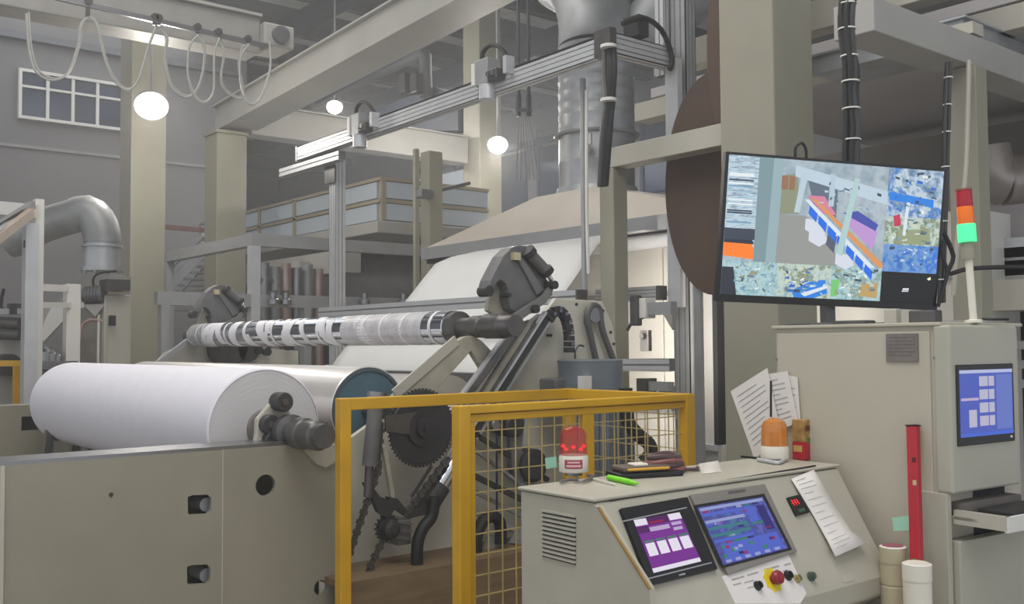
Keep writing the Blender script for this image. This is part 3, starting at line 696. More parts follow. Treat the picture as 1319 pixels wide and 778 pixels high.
# ================================================================ WINDER
PX=-3.9
def winder_frame(X,label,full):
    t=thing('winder_side_frame',label,'machine frame',(X,1,0),'winder side frames')
    zt=1.188
    outer=[(-1.6,zt),(2.2,zt),(2.2,0),(2.2,0.0),(1.45,0.0),(1.3,.25),(.8,.66),(-1.6,.8)]
    sq=lambda x,y,w_,h_:yz([(x-w_,y-h_+2),(x-w_+6,y-h_),(x+w_-4,y-h_-1),(x+w_,y-h_+3),(x+w_,y+h_-5),(x+w_-5,y+h_),(x-w_+2,y+h_+1),(x-w_,y+h_-2)],PX)
    holes=[sq(257,650,15,12),sq(256,740,15,12),circ(*yz([(342,625)],PX)[0],.044)]
    hc=yz([(413,757)],PX)[0]; holes.append(circ(hc[0],hc[1],.032,14))
    if not full: holes=[circ(2.035,1.09,.03),[(1.80,1.02),(1.93,1.02),(1.93,1.12),(1.80,1.12)]]; outer=[(-1.6,zt),(4.0,zt),(4.0,0),(1.45,0),(1.3,.25),(.8,.66),(-1.6,.8)]
    holed(outer,holes,X,.02,'outer_plate',BEIGE,t)
    o2=[(y*1,z-.0) for y,z in outer]
    holed(o2,[],X-.20,.02,'inner_plate',BEIGE,t)
    MB().box((X-.2,-1.6,zt),(X,2.2 if full else 4.0,zt+.014)).build('top_flange',STEEL if full else BEIGE,t)
    if full:
        for (px,py) in ((266,650),(266,741)):
            q=at(px,py,X=X-.05); MB().cyl(q-Vector((.12,0,0)),q,.028,seg=16).build('spacer_tube',ALU,t)
        q=at(143,637,X=X); MB().cyl(q-Vector((.01,0,0)),q+Vector((.004,0,0)),.008,seg=12).build('screw',IRON,t)
        q=at(286,620,X=X)
        MB().box((X-.004,q.y,0),(X+.003,q.y+.004,zt)).build('weld_seam',BEIGE2,t)
        q=at(6,700,X=X); MB().box((X-.0,q.y-.02,.6),(X+.012,q.y-.005,zt)).build('edge_strip',BEIGE2,t)
    return t
winder_frame(PX,'long beige winder side frame with square cut-outs, nearest the camera',True)
winder_frame(-7.75,'beige winder side frame beyond the far end of the white roll',False)
# big white roll
RY,RZ=1.985,1.237
t=thing('fabric_roll','huge white roll of nonwoven fabric on the winder','roll',(-5.7,RY,RZ-.27))
L=2.98
MB().lathe((-4.2,RY,RZ),(-4.2-L,RY,RZ),[(0,.262),(.006,.27),(L-.006,.27),(L,.262)],72,caps=False).build('fabric_surface',WHITEF,t)
pr=[]
n=26
for k in range(n):
    r0=.085+(.262-.085)*k/(n-1); pr.append((0.0008*((k*7)%3)/2,r0))
MB().lathe((-4.2-.004,RY,RZ),(-4.0,RY,RZ),pr,72,caps=False).build('layered_end',WHITEE,t)
MB().lathe((-4.2-L,RY,RZ),(-4.3-L,RY,RZ),[(0,.262),(.002,.08)],60).build('layered_end',WHITEE,t)
MB().lathe((-4.25,RY,RZ),(-4.17,RY,RZ),[(0,.088),(.08,.088),(.08,.07),(.02,.07)],32,caps=False).build('core_tube',mat('core_grey',(130,124,122),.6),t)
# winding shaft through it
t=thing('winding_shaft','dark steel winding shaft end carrying the white roll','shaft',(-4,RY,RZ))
MB().lathe((-4.3,RY,RZ),(-3.6,RY,RZ),[(0,.068),(.16,.068),(.17,.045),(.30,.045),(.32,.075),(.36,.075),(.37,.05),(.41,.052),(.42,.066),(.49,.066),(.495,.058),(.52,.058),(.525,.062),(.60,.062),(.61,.052),(.645,.050)],32).build('journal',DSTEEL,t)
MB().lathe((-7.2,RY,RZ),(-7.7,RY,RZ),[(0,.065),(.2,.065),(.21,.05),(.5,.05)],24).build('far_journal',DSTEEL,t)
t=thing('bearing_fork','pale bearing fork with dark cam rollers holding the shaft','bracket',(-4.02,RY,1.2))
MB().prism(pixpoly([(352,515),(368,509),(372,525),(378,545),(384,585),(326,585),(330,560),(331,540)],X=-4.03),(-.03,0,0)).build('fork_plate',BEIGE2,t,bev=.006)
for (px,py,r,x) in ((367,518,.042,-3.97),(350,547,.042,-3.99),(354,568,.042,-3.99)):
    q=at(px,py,X=x); MB().lathe(q-Vector((.07,0,0)),q,[(0,r),(.065,r),(.07,r-.005)],22).build('cam_roller',IRON,t)
    MB().cyl(q,q+Vector((.006,0,0)),r*.35,seg=12).build('pin',DSTEEL,t)
MB().prism(pixpoly([(386,572),(437,572),(437,588),(430,598),(420,603),(408,598)],X=PX+.02),(-.02,0,0)).build('saddle',BEIGE3,t,bev=.004)
# stand legs under the roll seen at left (60-130, 548-600)
t=thing('roll_bracket','grey welded bracket under the far end of the white roll','bracket',tuple(at(90,590,X=-6.9)))
for pix in ([(62,545),(72,545),(66,600),(55,600)],[(98,560),(108,562),(98,600),(86,600)],[(68,562),(104,560),(104,566),(68,568)],[(118,565),(128,568),(122,600),(108,600)]):
    prismX(pix,-6.95,.06).build('bracket_bar',STEEL,t)
one(MB().box((-7.5,1.5,.75),(-4.2,2.35,.85)),'roll_table',mat('drab_plate',(120,114,104),.6),'drab plate table below the white roll','plate')
# winding drum
DY,DZ=2.52,1.30
t=thing('winding_drum','polished steel winding drum with blue end behind the white roll','drum',(-5.7,DY,DZ))
MB().lathe((-7.3,DY,DZ),(-4.2,DY,DZ),[(0,.20),(.004,.205),(3.096,.205),(3.1,.20)],64,caps=False).build('drum_shell',mat('drum_metal',(222,218,214),.28,.45,.05,3),t)
MB().cyl((-4.24,DY,DZ),(-4.205,DY,DZ),.19,seg=56).build('end_disc',BLUEE,t)
MB().cyl((-4.205,DY,DZ),(-4.06,DY,DZ),.04,seg=20).build('journal',STEEL,t)
MB().lathe((-4.23,DY,DZ),(-4.19,DY,DZ),[(0,.198),(.035,.198),(.035,.183),(.02,.183)],56,caps=False).build('end_ring',mat('drum_edge',(96,112,122),.35,.5),t)
one(MB().lathe((-7.3,3.03,1.27),(-4.25,3.03,1.27),[(0,.18),(3.05,.18)],48),'rear_drum',mat('drum_metal',(214,210,206)),'second steel drum behind the blue-ended one','drum')
# storage shaft wrapped in film
SY,SZ=3.04,1.697
t=thing('wrapped_shaft','long chromed storage shaft wrapped in strips of white film','shaft',(-6,SY,SZ))
XL,XR=-7.66,-4.21
Ls=XR-XL
MB().lathe((XL,SY,SZ),(XR,SY,SZ),[(0,.075),(.004,.088),(Ls-.004,.088),(Ls,.075)],48).build('chromed_tube',CHROME,t)
MB().lathe((XL,SY,SZ),(XL-.2,SY,SZ),[(0,.05),(.02,.045),(.08,.045),(.085,.052),(.15,.052),(.16,.04),(.2,.04)],24).build('far_journal',DSTEEL,t)
MB().lathe((XR,SY,SZ),(XR+.62,SY,SZ),[(0,.082),(.05,.082),(.06,.05),(.16,.046),(.17,.056),(.24,.056),(.25,.048),(.27,.05),(.275,.062),(.41,.062),(.42,.055),(.50,.052)],32).build('near_journal',DSTEEL,t)
FILM=mat('white_film',(228,226,230),.45,0,.03,10,.1)
FILM2=mat('clear_film',(214,214,216),.3,.1,.08,30,.3,alpha=.75)
def helix(x0,wd,pitch,turns,m,ph,dr=.0015):
    mb=MB(); n=int(28*turns); rows=[]
    for i in range(n+1):
        g=ph+2*math.pi*turns*i/n; x=x0+pitch*turns*i/n
        wv=wd*(1+.15*math.sin(g*1.3+x0*7))
        rows.append([Vector((x+k*wv/2,SY+(.088+dr)*math.cos(g),SZ+(.088+dr)*math.sin(g))) for k in (-1,0,1)])
    mb.grid(rows).build('film_strip',m,t)
rnd=random.Random(3)
x=XL+.03
while x<-5.15:
    wd=rnd.choice((.03,.05,.08,.11)); helix(x,wd,rnd.choice((-.22,.0,.14,.34,.42,-.3)),1.0,FILM,rnd.uniform(0,6.28),.0012+rnd.random()*.0015)
    x+=wd+rnd.uniform(.0,.10)
for k in range(9): helix(XL+.02+k*.035,.018,.03,1.2,FILM2,k,.003)
MB().lathe((-5.25,SY,SZ),(-4.40,SY,SZ),[(0,.0895),(.85,.0895)],40,caps=False).build('film_layer',mat('film_wrap',(224,222,224),.35,.1,.1,18,.3,alpha=.72),t)
for k in range(12): helix(-5.2+k*.066+.02*(k%2),.022,.02*((k%3)-1),1.05,FILM if k%3==0 else FILM2,k*1.3,.0015+.0004*(k%4))
helix(-4.32,.03,.0,1.0,FILM,0,.002)
# ---- big drive-side frame
FX=-4.06
t=thing('drive_side_frame','large beige drive-side frame plate carrying rails and sprockets','machine frame',(FX,3,0))
DRV=mat('drive_frame_paint',(206,202,188),.45,0,.05,4,.05)
MB().prism(pixpoly([(716,384),(776,388),(790,420),(796,470),(800,560),(800,760),(700,1000),(440,1000),(440,572),(485,540),(560,540),(610,500),(655,470)],X=FX),(-.03,0,0)).build('side_plate',DRV,t,bev=.004)
arm=MB().prism(pixpoly([(505,512),(586,441),(598,434),(610,432),(622,440),(660,480),(690,520),(660,530),(640,505),(607,452),(560,505),(540,530)],X=FX+.05),(-.04,0,0)).build('lift_arm',BEIGE3,t,bev=.004)
edge=MB().bar(at(508,508,X=FX+.055),at(588,438,X=FX+.055),.05,.012,(1,0,0)).build('arm_edge',BEIGE2,t)
for (px,py) in ((742,392),(776,400),(705,432),(709,432),(753,416),(786,428),(790,443),(792,470)):
    q=at(px,py,X=FX); MB().cyl(q,q+Vector((.008,0,0)),.008,seg=8).build('bolt',IRON,t)
# belt slot with idler (755-790, 395-465)
MB().tube([at(x,y,X=FX+.04) for x,y in ((768,465),(760,430),(756,408),(762,394),(772,398),(776,425),(790,463))],.018,8).build('drive_belt',mat('belt_grey',(98,98,98),.5,.2),t)
q=at(764,404,X=FX+.03); MB().cyl(q-Vector((.02,0,0)),q+Vector((.02,0,0)),.05,seg=20).build('belt_pulley',STEEL,t)
MB().tube([at(x,y,X=FX+.03) for x,y in ((741,462),(741,452),(746,445),(752,446))],.006,6).build('wire_hook',DSTEEL,t)
# inclined linear rails
RX=-3.97
t=thing('inclined_rails','inclined steel guide rails with chrome rod on the drive side','rail',tuple(at(650,500,X=RX)))
def rl(a,b,w_,h_,m,n='rail',dx=0): MB().bar(at(*a,X=RX+dx),at(*b,X=RX+dx),w_,h_,(1,0,0)).build(n,m,t)
rl((664,424),(575,545),.030,.03,DSTEEL,dx=.01); rl((657,424),(566,548),.014,.03,ALU); rl((672,424),(584,545),.020,.02,BEIGE2)
rl((684,416),(588,562),.050,.03,BEIGE3); rl((688,416),(596,560),.012,.03,DSTEEL,dx=.012); rl((678,414),(583,558),.010,.03,DSTEEL,dx=.012)
rl((702,402),(600,562),.012,.03,ALU,dx=.02); rl((708,402),(604,566),.026,.03,IRON,dx=.01); rl((713,404),(612,566),.014,.03,ALU2,dx=.01)
MB().cyl(at(603,566,X=RX+.05),at(556,640,X=RX+.05),.045,seg=24).build('chrome_cylinder',CHROME,t)
MB().cyl(at(590,566,X=RX+.05),at(545,638,X=RX+.05),.012,seg=12).build('side_rod',STEEL,t)
MB().cyl(at(566,625,X=RX+.05),at(549,652,X=RX+.05),.056,seg=20).build('cylinder_clamp',IRON,t)
# gripper head
def gripper(X,off,sc_,label,dz=0):
    t=thing('shaft_gripper',label,'gripper',(X,0,0) if 0 else tuple(at(675,372,X=RX)),'shaft grippers')
    pr=lambda pix,dx,th,n,m: MB().prism(pixpoly(pix,X=RX+dx),(-th,0,0)).build(n,m,t,bev=.004)
    pr([(659,319),(668,316),(680,317),(684,326),(694,345),(710,367),(712,380),(668,404),(658,398),(654,385),(655,374),(652,366),(645,360),(640,364),(637,372),(630,368),(632,361),(640,345),(648,330)],.02,.09,'main_casting',CAST)
    pr([(665,330),(672,328),(702,374),(692,380)],.035,.02,'rib',mat('rib_grey',(122,122,124),.4,.4),)
    pr([(656,409),(700,380),(712,364),(715,367),(712,376),(704,390),(666,416),(659,418),(655,414)],.06,.025,'lever',mat('lever_grey',(128,128,126),.45,.3))
    MB().cyl(at(682,326,X=RX+.05),at(704,350,X=RX+.05),.030,seg=18).build('clamp_cylinder',CAST,t)
    MB().cyl(at(679,322,X=RX+.05),at(684,328,X=RX+.05),.038,seg=18).build('cylinder_cap',IRON,t)
    MB().cyl(at(702,347,X=RX+.05),at(706,352,X=RX+.05),.038,seg=18).build('cylinder_cap',IRON,t)
    MB().cyl(at(704,350,X=RX+.05),at(713,366,X=RX+.05),.012,seg=12).build('piston_rod',CHROME,t)
    for (px,py,r,dx) in ((629,375,.028,.04),(714,367,.022,.08),(690,398,.022,.075),(661,413,.016,.075),(655,380,.012,.04)):
        q=at(px,py,X=RX+dx); MB().cyl(q-Vector((.06,0,0)),q+Vector((.01,0,0)),r,seg=18).build('pin',IRON,t)
    MB().box(at(665,330,X=RX+.04)-Vector((.02,.02,.02)),at(665,330,X=RX+.05)+Vector((.0,.03,.02))).build('fitting',mat('brass_fitting',(206,196,160),.35,.4),t)
    pr([(640,364),(645,358),(652,362),(655,376),(655,392),(664,404),(655,410),(640,408),(628,400),(630,385)],-.05,.03,'jaw_plate',BEIGE3)
    pr([(682,418),(700,404),(712,404),(704,420),(694,430)],.0,.06,'slide_block',CAST)
    return t
g=gripper(RX,0,1,'grey cast shaft gripper with clamp cylinder at the near shaft end')
g2=copy_tree(g,loc=tuple(Vector(g.location)+Vector((-3.75,-.02,-.01))),label='grey cast shaft gripper at the far end of the wrapped shaft')
# cable drag chain
t=thing('drag_chain','black cable drag chain arching down behind the gripper','cable chain',tuple(at(725,460,X=-3.98)))
path=[(706,412),(712,402),(720,400),(727,406),(731,418),(733,432),(733,447),(733,462)]
pp=[]; 
src=pixpoly(path,X=-3.95)
for i in range(len(src)-1):
    for k in range(2): pp.append(src[i].lerp(src[i+1],k/2))
for i in range(len(pp)-1):
    a,b=pp[i],pp[i+1]; MB().bar(a+(b-a)*.06,a+(b-a)*.94,.05,.035,(1,0,0)).build('link',IRON,t)
    mid=(a+b)/2+Vector((.027,0,0)); MB().box(mid-Vector((0,.008,.008)),mid+Vector((.004,.008,.008))).build('link_plate',mat('chain_blue_grey',(112,116,138),.4),t) if i%2 else None
# ---- sprocket drive
GX=-3.86
t=thing('sprocket_drive','large dark toothed sprocket with chain to a small gear motor','sprocket drive',(GX,2.6,1.23))
gear((GX,2.6,1.225),.182,56,.014,.010).build('large_sprocket',IRON,t)
MB().lathe((GX,2.6,1.225),(GX+.06,2.6,1.225),[(0,.165),(.004,.16),(.005,.09),(.02,.085),(.021,.05),(.04,.048),(.041,.02),(.05,.018)],40).build('hub',mat('hub_dark',(66,66,70),.4,.5),t)
MB().cyl((GX-.25,2.6,1.225),(GX,2.6,1.225),.05).build('axle',DSTEEL,t)
MB().prism(pixpoly([(497,536),(545,530),(556,548),(546,562),(497,556)],X=GX+.02),(-.012,0,0)).build('torque_arm',DSTEEL,t)
q=at(500,680,X=GX); gear(tuple(q),.062,17,.02,.012).build('small_sprocket',IRON,t)
MB().lathe(q,q+Vector((.05,0,0)),[(0,.045),(.04,.04),(.05,.02)],20).build('sprocket_hub',IRON,t)
MB().box(at(512,666,X=GX)+Vector((-.15,0,-.13)),at(530,668,X=GX)+Vector((0,0,0))).build('gear_motor',CAST,t,bev=.006)
for py in (672,682,692): MB().bar(at(510,py,X=GX+.01),at(531,py+3,X=GX+.01),.01,.01).build('motor_rod',STEEL,t)
def chain(a,b,w=.03):
    A,B=at(*a,X=GX-.005),at(*b,X=GX-.005); d=B-A; n=max(2,int(d.length/.022)); mb=MB(); up=Vector((1,0,0)).cross(d.normalized())
    for k in range(n):
        p0=A+d*(k/n); p1=A+d*((k+.86)/n); ww=w if k%2 else w*.72
        mb.bar(p0,p1,.022 if k%2 else .014,ww,up)
        mb.cyl(p0-Vector((.014,0,0)),p0+Vector((.014,0,0)),.006,seg=6)
    o=mb.build('roller_chain',DSTEEL,t); o['kind']='stuff'
chain((489,600),(447,722)); chain((577,590),(520,665)); chain((493,696),(458,770)); 
chain((491,545),(486,606))
MB().cyl(at(485,512,X=GX+.01),at(476,600,X=GX+.01),.035,seg=18).build('tension_cylinder',CAST,t)
MB().cyl(at(476,600,X=GX+.01),at(474,640,X=GX+.01),.02,seg=14).build('tension_rod',DSTEEL,t)
MB().cyl(at(486,505,X=GX),at(484,522,X=GX),.045,seg=18).build('cylinder_head',STEEL,t)
MB().bar(at(494,575,X=GX-.02),at(506,646,X=GX-.02),.02,.02).build('link_rod',BEIGE3,t)
MB().prism(pixpoly([(470,622),(484,632),(490,640),(504,644),(512,652),(500,668),(488,660),(480,642)],X=GX+.01),(-.03,0,0)).build('pivot_bracket',IRON,t)
MB().prism(pixpoly([(500,640),(512,642),(525,658),(540,652),(548,640),(558,648),(552,662),(528,668),(510,656)],X=GX),(-.03,0,0)).build('rocker',IRON,t)
MB().bar(at(556,600,X=GX),at(530,640,X=GX),.012,.012).build('thin_rod',IRON,t)
one(MB().tube(pixpoly([(560,640),(556,665),(545,680),(538,700),(537,735),(538,760)],X=-3.84),.028,12),'black_hose',BLACK,'thick black hose curving down beside the sprocket chain','hose')
# ---- behind the mesh: linkages
t=thing('linkage','dark linkage arms and rollers visible through the yellow mesh','linkage',tuple(at(650,600,X=-3.9)))
LX=-3.96
for a,b,w_,m in (((605,555),(705,618),.022,IRON),((605,575),(705,650),.014,STEEL),((605,610),(705,660),.026,IRON),((605,630),(705,682),.018,STEEL),((612,660),(700,700),.02,ALU2)):
    MB().bar(at(*a,X=LX),at(*b,X=LX),.03,w_).build('arm',m,t)
for px,py,r in ((665,548,.06),(690,600,.085),(640,548,.03)):
    q=at(px,py,X=LX+.05); MB().lathe(q-Vector((.12,0,0)),q,[(0,r),(.11,r),(.12,r*.8)],24).build('roller',IRON if r>.05 else STEEL,t)
MB().prism(pixpoly([(655,540),(676,540),(672,580),(688,600),(668,628),(660,600)],X=LX+.02),(-.03,0,0)).build('swing_arm',CAST,t)
MB().tube(pixpoly([(613,715),(614,690),(622,672),(634,665),(644,674),(645,700)],X=LX+.08),.03,10).build('hose',BLACK,t)
MB().bar(at(640,560,X=LX+.04),at(640,704,X=LX+.04),.008,.008).build('thin_chain',IRON,t)
MB().prism(pixpoly([(625,710),(632,690),(645,690),(650,705)],X=LX+.06),(-.03,0,0)).build('bracket',ALU2,t)
MB().prism(pixpoly([(660,700),(668,685),(680,690),(682,702)],X=LX+.06),(-.03,0,0)).build('bracket',ALU2,t)
# motor
t=thing('drive_motor','blue grey drive motor with black hose behind the yellow fence','motor',tuple(at(760,560,D=5.25)))
c=at(760,470,D=5.25); mx,my=c.x,c.y; zt=at(760,463,D=5.25).z; z1=at(760,505,D=5.25).z
MB().lathe((mx,my,z1),(mx,my,zt),[(0,.165),(zt-z1-.02,.168),(zt-z1-.005,.172),(zt-z1,.165)],36).build('fan_cover',MOTB,t)
MB().lathe((mx+.06,my+.05,.6),(mx+.06,my+.05,z1),[(0,.2),(.15,.2),(.16,.13),(.36,.13),(.5,.12),(z1-.6,.12)],36).build('motor_body',MOTB,t)
for k in range(18):
    g=2*math.pi*k/18; v=Vector((math.cos(g),math.sin(g),0)); p=Vector((mx+.06,my+.05,0))+v*.135
    MB().bar(p+Z*.95,p+Z*(z1-.02),.008,.03,tuple(v)).build('cooling_fin',MOTB,t)
q=at(755,492,D=5.05); MB().box(q-Vector((.03,.03,.035)),q+Vector((.01,.03,.03))).build('rating_plate',PAPER,t)
MB().box(at(722,492,D=5.2)-Vector((.08,.08,.12)),at(722,492,D=5.2)+Vector((.05,.05,.02))).build('terminal_box',CAST,t,bev=.01)
MB().tube([at(x,y,D=4.95) for x,y in ((806,500),(808,540),(822,560),(836,572),(838,585),(828,596))],.035,12).build('hose',BLACK,t)
# platform board
t=thing('wooden_platform','brown wooden platform board low behind the yellow fence','platform',(-3.9,2.7,.4))
for k in range(3): MB().box((-3.76-.16*(k+1)+.004,2.12,.585),(-3.76-.16*k,3.6,.612)).build('plank',WOOD,t)
MB().box((-3.76,2.12,.2),(-3.735,3.6,.612)).build('side_board',WOOD,t)
# far-side upper plate with dark pulley
t=thing('far_upper_frame','beige upper plate with dark pulley behind the far shaft end','machine frame',(-7.85,3,1.2))
MB().prism(pixpoly([(196,472),(212,455),(238,442),(300,436),(330,447),(384,452),(384,520),(196,520)],X=-7.8),(-.03,0,0)).build('side_plate',BEIGE2,t)
MB().bar(at(190,478,X=-7.7),at(245,437,X=-7.7),.04,.05,(1,0,0)).build('inclined_rail',ALU2,t)
q=at(294,448,X=-7.72); MB().cyl(q-Vector((.04,0,0)),q,.165,seg=36).build('pulley',IRON,t)
q=at(321,452,X=-7.72); MB().cyl(q-Vector((.04,0,0)),q,.09,seg=24).build('small_pulley',IRON,t)
for px,py in ((334,451),(345,453),(372,446)): q=at(px,py,X=-7.7); MB().cyl(q-Vector((.04,0,0)),q,.035,seg=16).build('knob',BLKPL,t)
# ================================================================ YELLOW FENCE
FZ=1.39; FA,FB,FY0,FY1=-3.635,-2.87,2.06,3.31
t=thing('safety_fence','yellow tube safety fence with wire mesh front around the drive','fence',((FA+FB)/2,2.7,0))
w_=.05
MB().box((FA-w_/2,FY0-w_/2,0),(FA+w_/2,FY0+w_/2,FZ)).build('post',YEL,t,bev=.004)
MB().box((FA-w_/2,FY1-w_/2,0),(FA+w_/2,FY1+w_/2,FZ)).build('post',YEL,t,bev=.004)
MB().box((FA-w_/2+.002,FY0+.024,FZ-w_),(FA+w_/2-.002,FY1-.024,FZ-.001)).build('top_rail',YEL,t,bev=.004)
MB().box((FA+.024,FY1-w_/2+.002,FZ-w_),(FB-.024,FY1+w_/2-.002,FZ-.001)).build('top_rail',YEL,t,bev=.004)
yB=at(594,530,X=FB).y; 
def fpost(x,y,ww): MB().box((x-.02,y-ww/2,0),(x+.02,y+ww/2,FZ)).build('post',YEL,t,bev=.004)
MB().box((FB-.025,yB-.025,0),(FB+.025,yB+.025,FZ)).build('post',YEL,t,bev=.004)
MB().box((FB-.025,yB+.03,0),(FB+.01,yB+.055,FZ-.04)).build('mesh_frame_upright',YEL,t,bev=.003)
ym=at(756,530,X=FB).y; ye=FY1
MB().box((FB-.02,ym-.03,0),(FB+.01,ym+.03,FZ-.03)).build('mid_post',YEL,t,bev=.003)
MB().box((FB-.025,ye-.045,0),(FB+.025,ye+.01,FZ)).build('post',YEL,t,bev=.004)
MB().box((FB-.023,yB+.024,FZ-.03),(FB+.023,ye-.044,FZ-.001)).build('top_rail',YEL,t,bev=.004)
MB().box((FB-.02,yB+.03,FZ-.06),(FB+.012,ye,FZ-.033)).build('mesh_frame_rail',YEL,t,bev=.003)
MB().box((FB-.02,yB+.03,.1),(FB+.012,ye,.13)).build('mesh_frame_rail',YEL,t,bev=.003)
y=yB+.055
ys=[]
while y<ye-.05:
    if abs(y-ym)>.035: ys.append(y)
    y+=.064
for y in ys: MB().bar((FB,y,.12),(FB,y,FZ-.05),.004,.004).build('wire',WIREM,t)
z=.2
while z<FZ-.08:
    MB().bar((FB-.006,yB+.03,z),(FB-.006,ye-.03,z),.004,.004).build('wire',WIREM,t); z+=.073
for k in range(9):
    y=FY1; x=FA+.08+k*.085
    if x<FB-.05: MB().bar((x,y,.12),(x,y,FZ-.05),.004,.004).build('wire',WIREM,t)
for k in range(16): MB().bar((FA+.02,FY1+.004,.2+k*.073),(FB-.03,FY1+.004,.2+k*.073),.004,.004).build('wire',WIREM,t)
# ================================================================ OPERATOR CONSOLE
CYa,CYb,CZ=1.93,3.10,1.178
XB,XT=-2.33,-2.015
Ld=.385; dv=Vector((.5,0,-.8660254)); nv=Vector((.8660254,0,.5)); P0=Vector((XT,CYa,CZ-.012))
XBt=XT+dv.x*Ld; ZBt=P0.z+dv.z*Ld
CONS=mat('console_paint',(176,172,158),.42,0,.05,5,.05)
t=thing('operator_console','beige sloping operator console with two lit screens','console',((XB+XBt)/2,(CYa+CYb)/2,0))
sec=[(XB,0),(XB,CZ-.01),(XT,CZ-.012),(XBt,ZBt),(XBt,ZBt-.06),(XBt-.1,ZBt-.12),(XBt-.1,0)]
MB().prism([(x,CYa,z) for x,z in sec],(0,CYb-CYa,0)).build('body',CONS,t,bev=.008)
MB().box((XB-.01,CYa-.012,CZ-.01),(XT+.004,CYb+.01,CZ)).build('top_plate',CONS,t,bev=.004)
MB().prism([(XB+.0,CYa-.006,.0),(XB+.0,CYa-.006,CZ-.013),(XT-.01,CYa-.006,CZ-.013),(XT+.015,CYa-.006,CZ-.02),(-1.813,CYa-.006,.969),(-1.78,CYa-.006,.80),(-1.86,CYa-.006,.7),(-1.9,CYa-.006,0)],(0,.022,0)).build('side_cheek',CONS,t,bev=.002)
MB().bar((XT+.017,CYa-.004,CZ-.022),(-1.811,CYa-.004,.969),.008,.006,(1,0,.7)).build('worn_edge',RUST,t)
def pn(px,py,h=0): return onpl(px,py,P0+nv*h,nv)
def plate(pix,h0,h1,name,m,par,bev=0): 
    return MB().prism([pn(x,y,h0) for x,y in pix],nv*(h1-h0)).build(name,m,par,bev=bev)
# seam lid of the sloped panel
plate([(784,643),(1050,599),(1051,601),(785,646)],0,.002,'panel_seam',NAVY,t)
# louvres in the side
for k in range(11):
    y0_,y1_=656+k*5.6,662+k*5.9
    a=at(699,y0_,Y=CYa-.006); b=at(742,y1_+2,Y=CYa-.006)
    MB().prism([a,b,b-Z*.006,a-Z*.006],(0,-.006,0)).build('louvre',BEIGE2,t)
    MB().prism([a-Z*.006,b-Z*.006,b-Z*.011,a-Z*.011],(0,-.001,0)).build('louvre_gap',NAVY,t)
# touchscreen 1 (purple)
s1=plate([(796,657),(882,642),(921,735),(834,756)],0,.014,'touchscreen',BLKPL,t,bev=.003)
def q1(u,v,A=((816,670),(875,660),(903,723),(842,738))):
    a,b,c,d=[Vector(p) for p in A]; p=(a*(1-u)+b*u)*(1-v)+(d*(1-u)+c*u)*v; return (p.x,p.y)
def art(fn,u0,v0,u1,v1,m,h,par,name='print'):
    return MB().prism([pn(*fn(u,v),h) for u,v in ((u0,v0),(u1,v0),(u1,v1),(u0,v1))],nv*.0008).build(name,m,par)
PUR=scr('purple',(124,40,150),.85); WHT=scr('white',(230,224,238),.95); LIL=scr('lilac',(200,180,220),.8); DPR=scr('deep_purple',(90,22,100),.7); GRN=scr('green',(60,150,110),.7); REDS=scr('red',(200,40,80),.7)
art(q1,0,0,1,1,PUR,.0142,s1,'display')
for u0,v0,u1,v1,m in ((0,0,.26,.12,WHT),(.74,0,1,.12,WHT),(.28,0,.72,.14,DPR),(.02,.14,.24,.26,DPR),(.26,.18,.68,.26,LIL),(.74,.16,.95,.22,LIL),(.74,.26,.93,.32,LIL),(0,.92,1,1,WHT),(.3,.08,.6,.12,REDS)):
    art(q1,u0,v0,u1,v1,m,.0152,s1)
for k in range(4):
    art(q1,.05+k*.245,.46,.24+k*.245,.70,WHT,.0152,s1); art(q1,.05+k*.245,.41,.24+k*.245,.44,GRN,.0152,s1)
MB().prism([pn(x,y,.0142) for x,y in ((801,671),(884,653),(885,654.5),(802,672.5))],nv*.0008).build('bezel_line',ALU2,s1)
MB().prism([pn(x,y,.0142) for x,y in ((833,745),(916,724),(917,725.5),(834,746.5))],nv*.0008).build('bezel_line',ALU2,s1)
MB().prism([pn(x,y,.0142) for x,y in ((874,740),(882,738),(883,740),(875,742))],nv*.0008).build('maker_mark',ALU2,s1)
# screen 2 (blue)
s2=plate([(886,639),(982,625),(1024,712),(935,742)],0,.012,'touchscreen',mat('bezel_grey',(136,132,126),.4,.2),t,bev=.003)
plate([(893,651),(984,636),(1020,708),(930,732)],.0122,.0135,'inner_bezel',BLKPL,s2)
A2=((898,654),(982,640),(1015,706),(932,728))
q2=lambda u,v:q1(u,v,A2)
art(q2,0,0,1,1,feed('blue_page',[(40,50,140),(70,80,180),(60,66,120),(84,96,190),(120,70,140)],26,.95),.0138,s2,'display')
rr=random.Random(5)
SB=[scr('s_blue',(80,100,200),.9),scr('s_teal',(60,130,140),.8),scr('s_green',(50,140,90),.8),scr('s_mag',(150,50,110),.8),scr('s_pale',(150,160,210),.9),scr('s_navy',(44,40,120),.8)]
for v in (.02,.12,.24,.36,.48,.58): 
    art(q2,.02,v,.98 if v<.1 else .62,v+.05,SB[rr.choice((0,1,4,2))],.0146,s2)
    for k in range(5): 
        u=rr.uniform(.02,.85); art(q2,u,v+.055,u+.09,v+.09,rr.choice(SB),.0146,s2)
art(q2,.66,.12,.80,.40,SB[0],.0146,s2); art(q2,.84,.14,.96,.6,SB[5],.0146,s2)
art(q2,.1,.66,.95,.98,SB[0],.0142,s2)
for k in range(14): u=rr.uniform(.04,.88); v=rr.uniform(.64,.9); art(q2,u,v,u+.06,v+.05,rr.choice(SB),.015,s2)
for k in range(6): art(q2,.06+k*.15,.93,.14+k*.15,.98,SB[4],.015,s2)
MB().prism([pn(x,y,.0125) for x,y in ((938,633),(960,630),(961,633),(939,636))],nv*.0008).build('maker_mark',mat('mark_grey',(90,88,86)),s2)
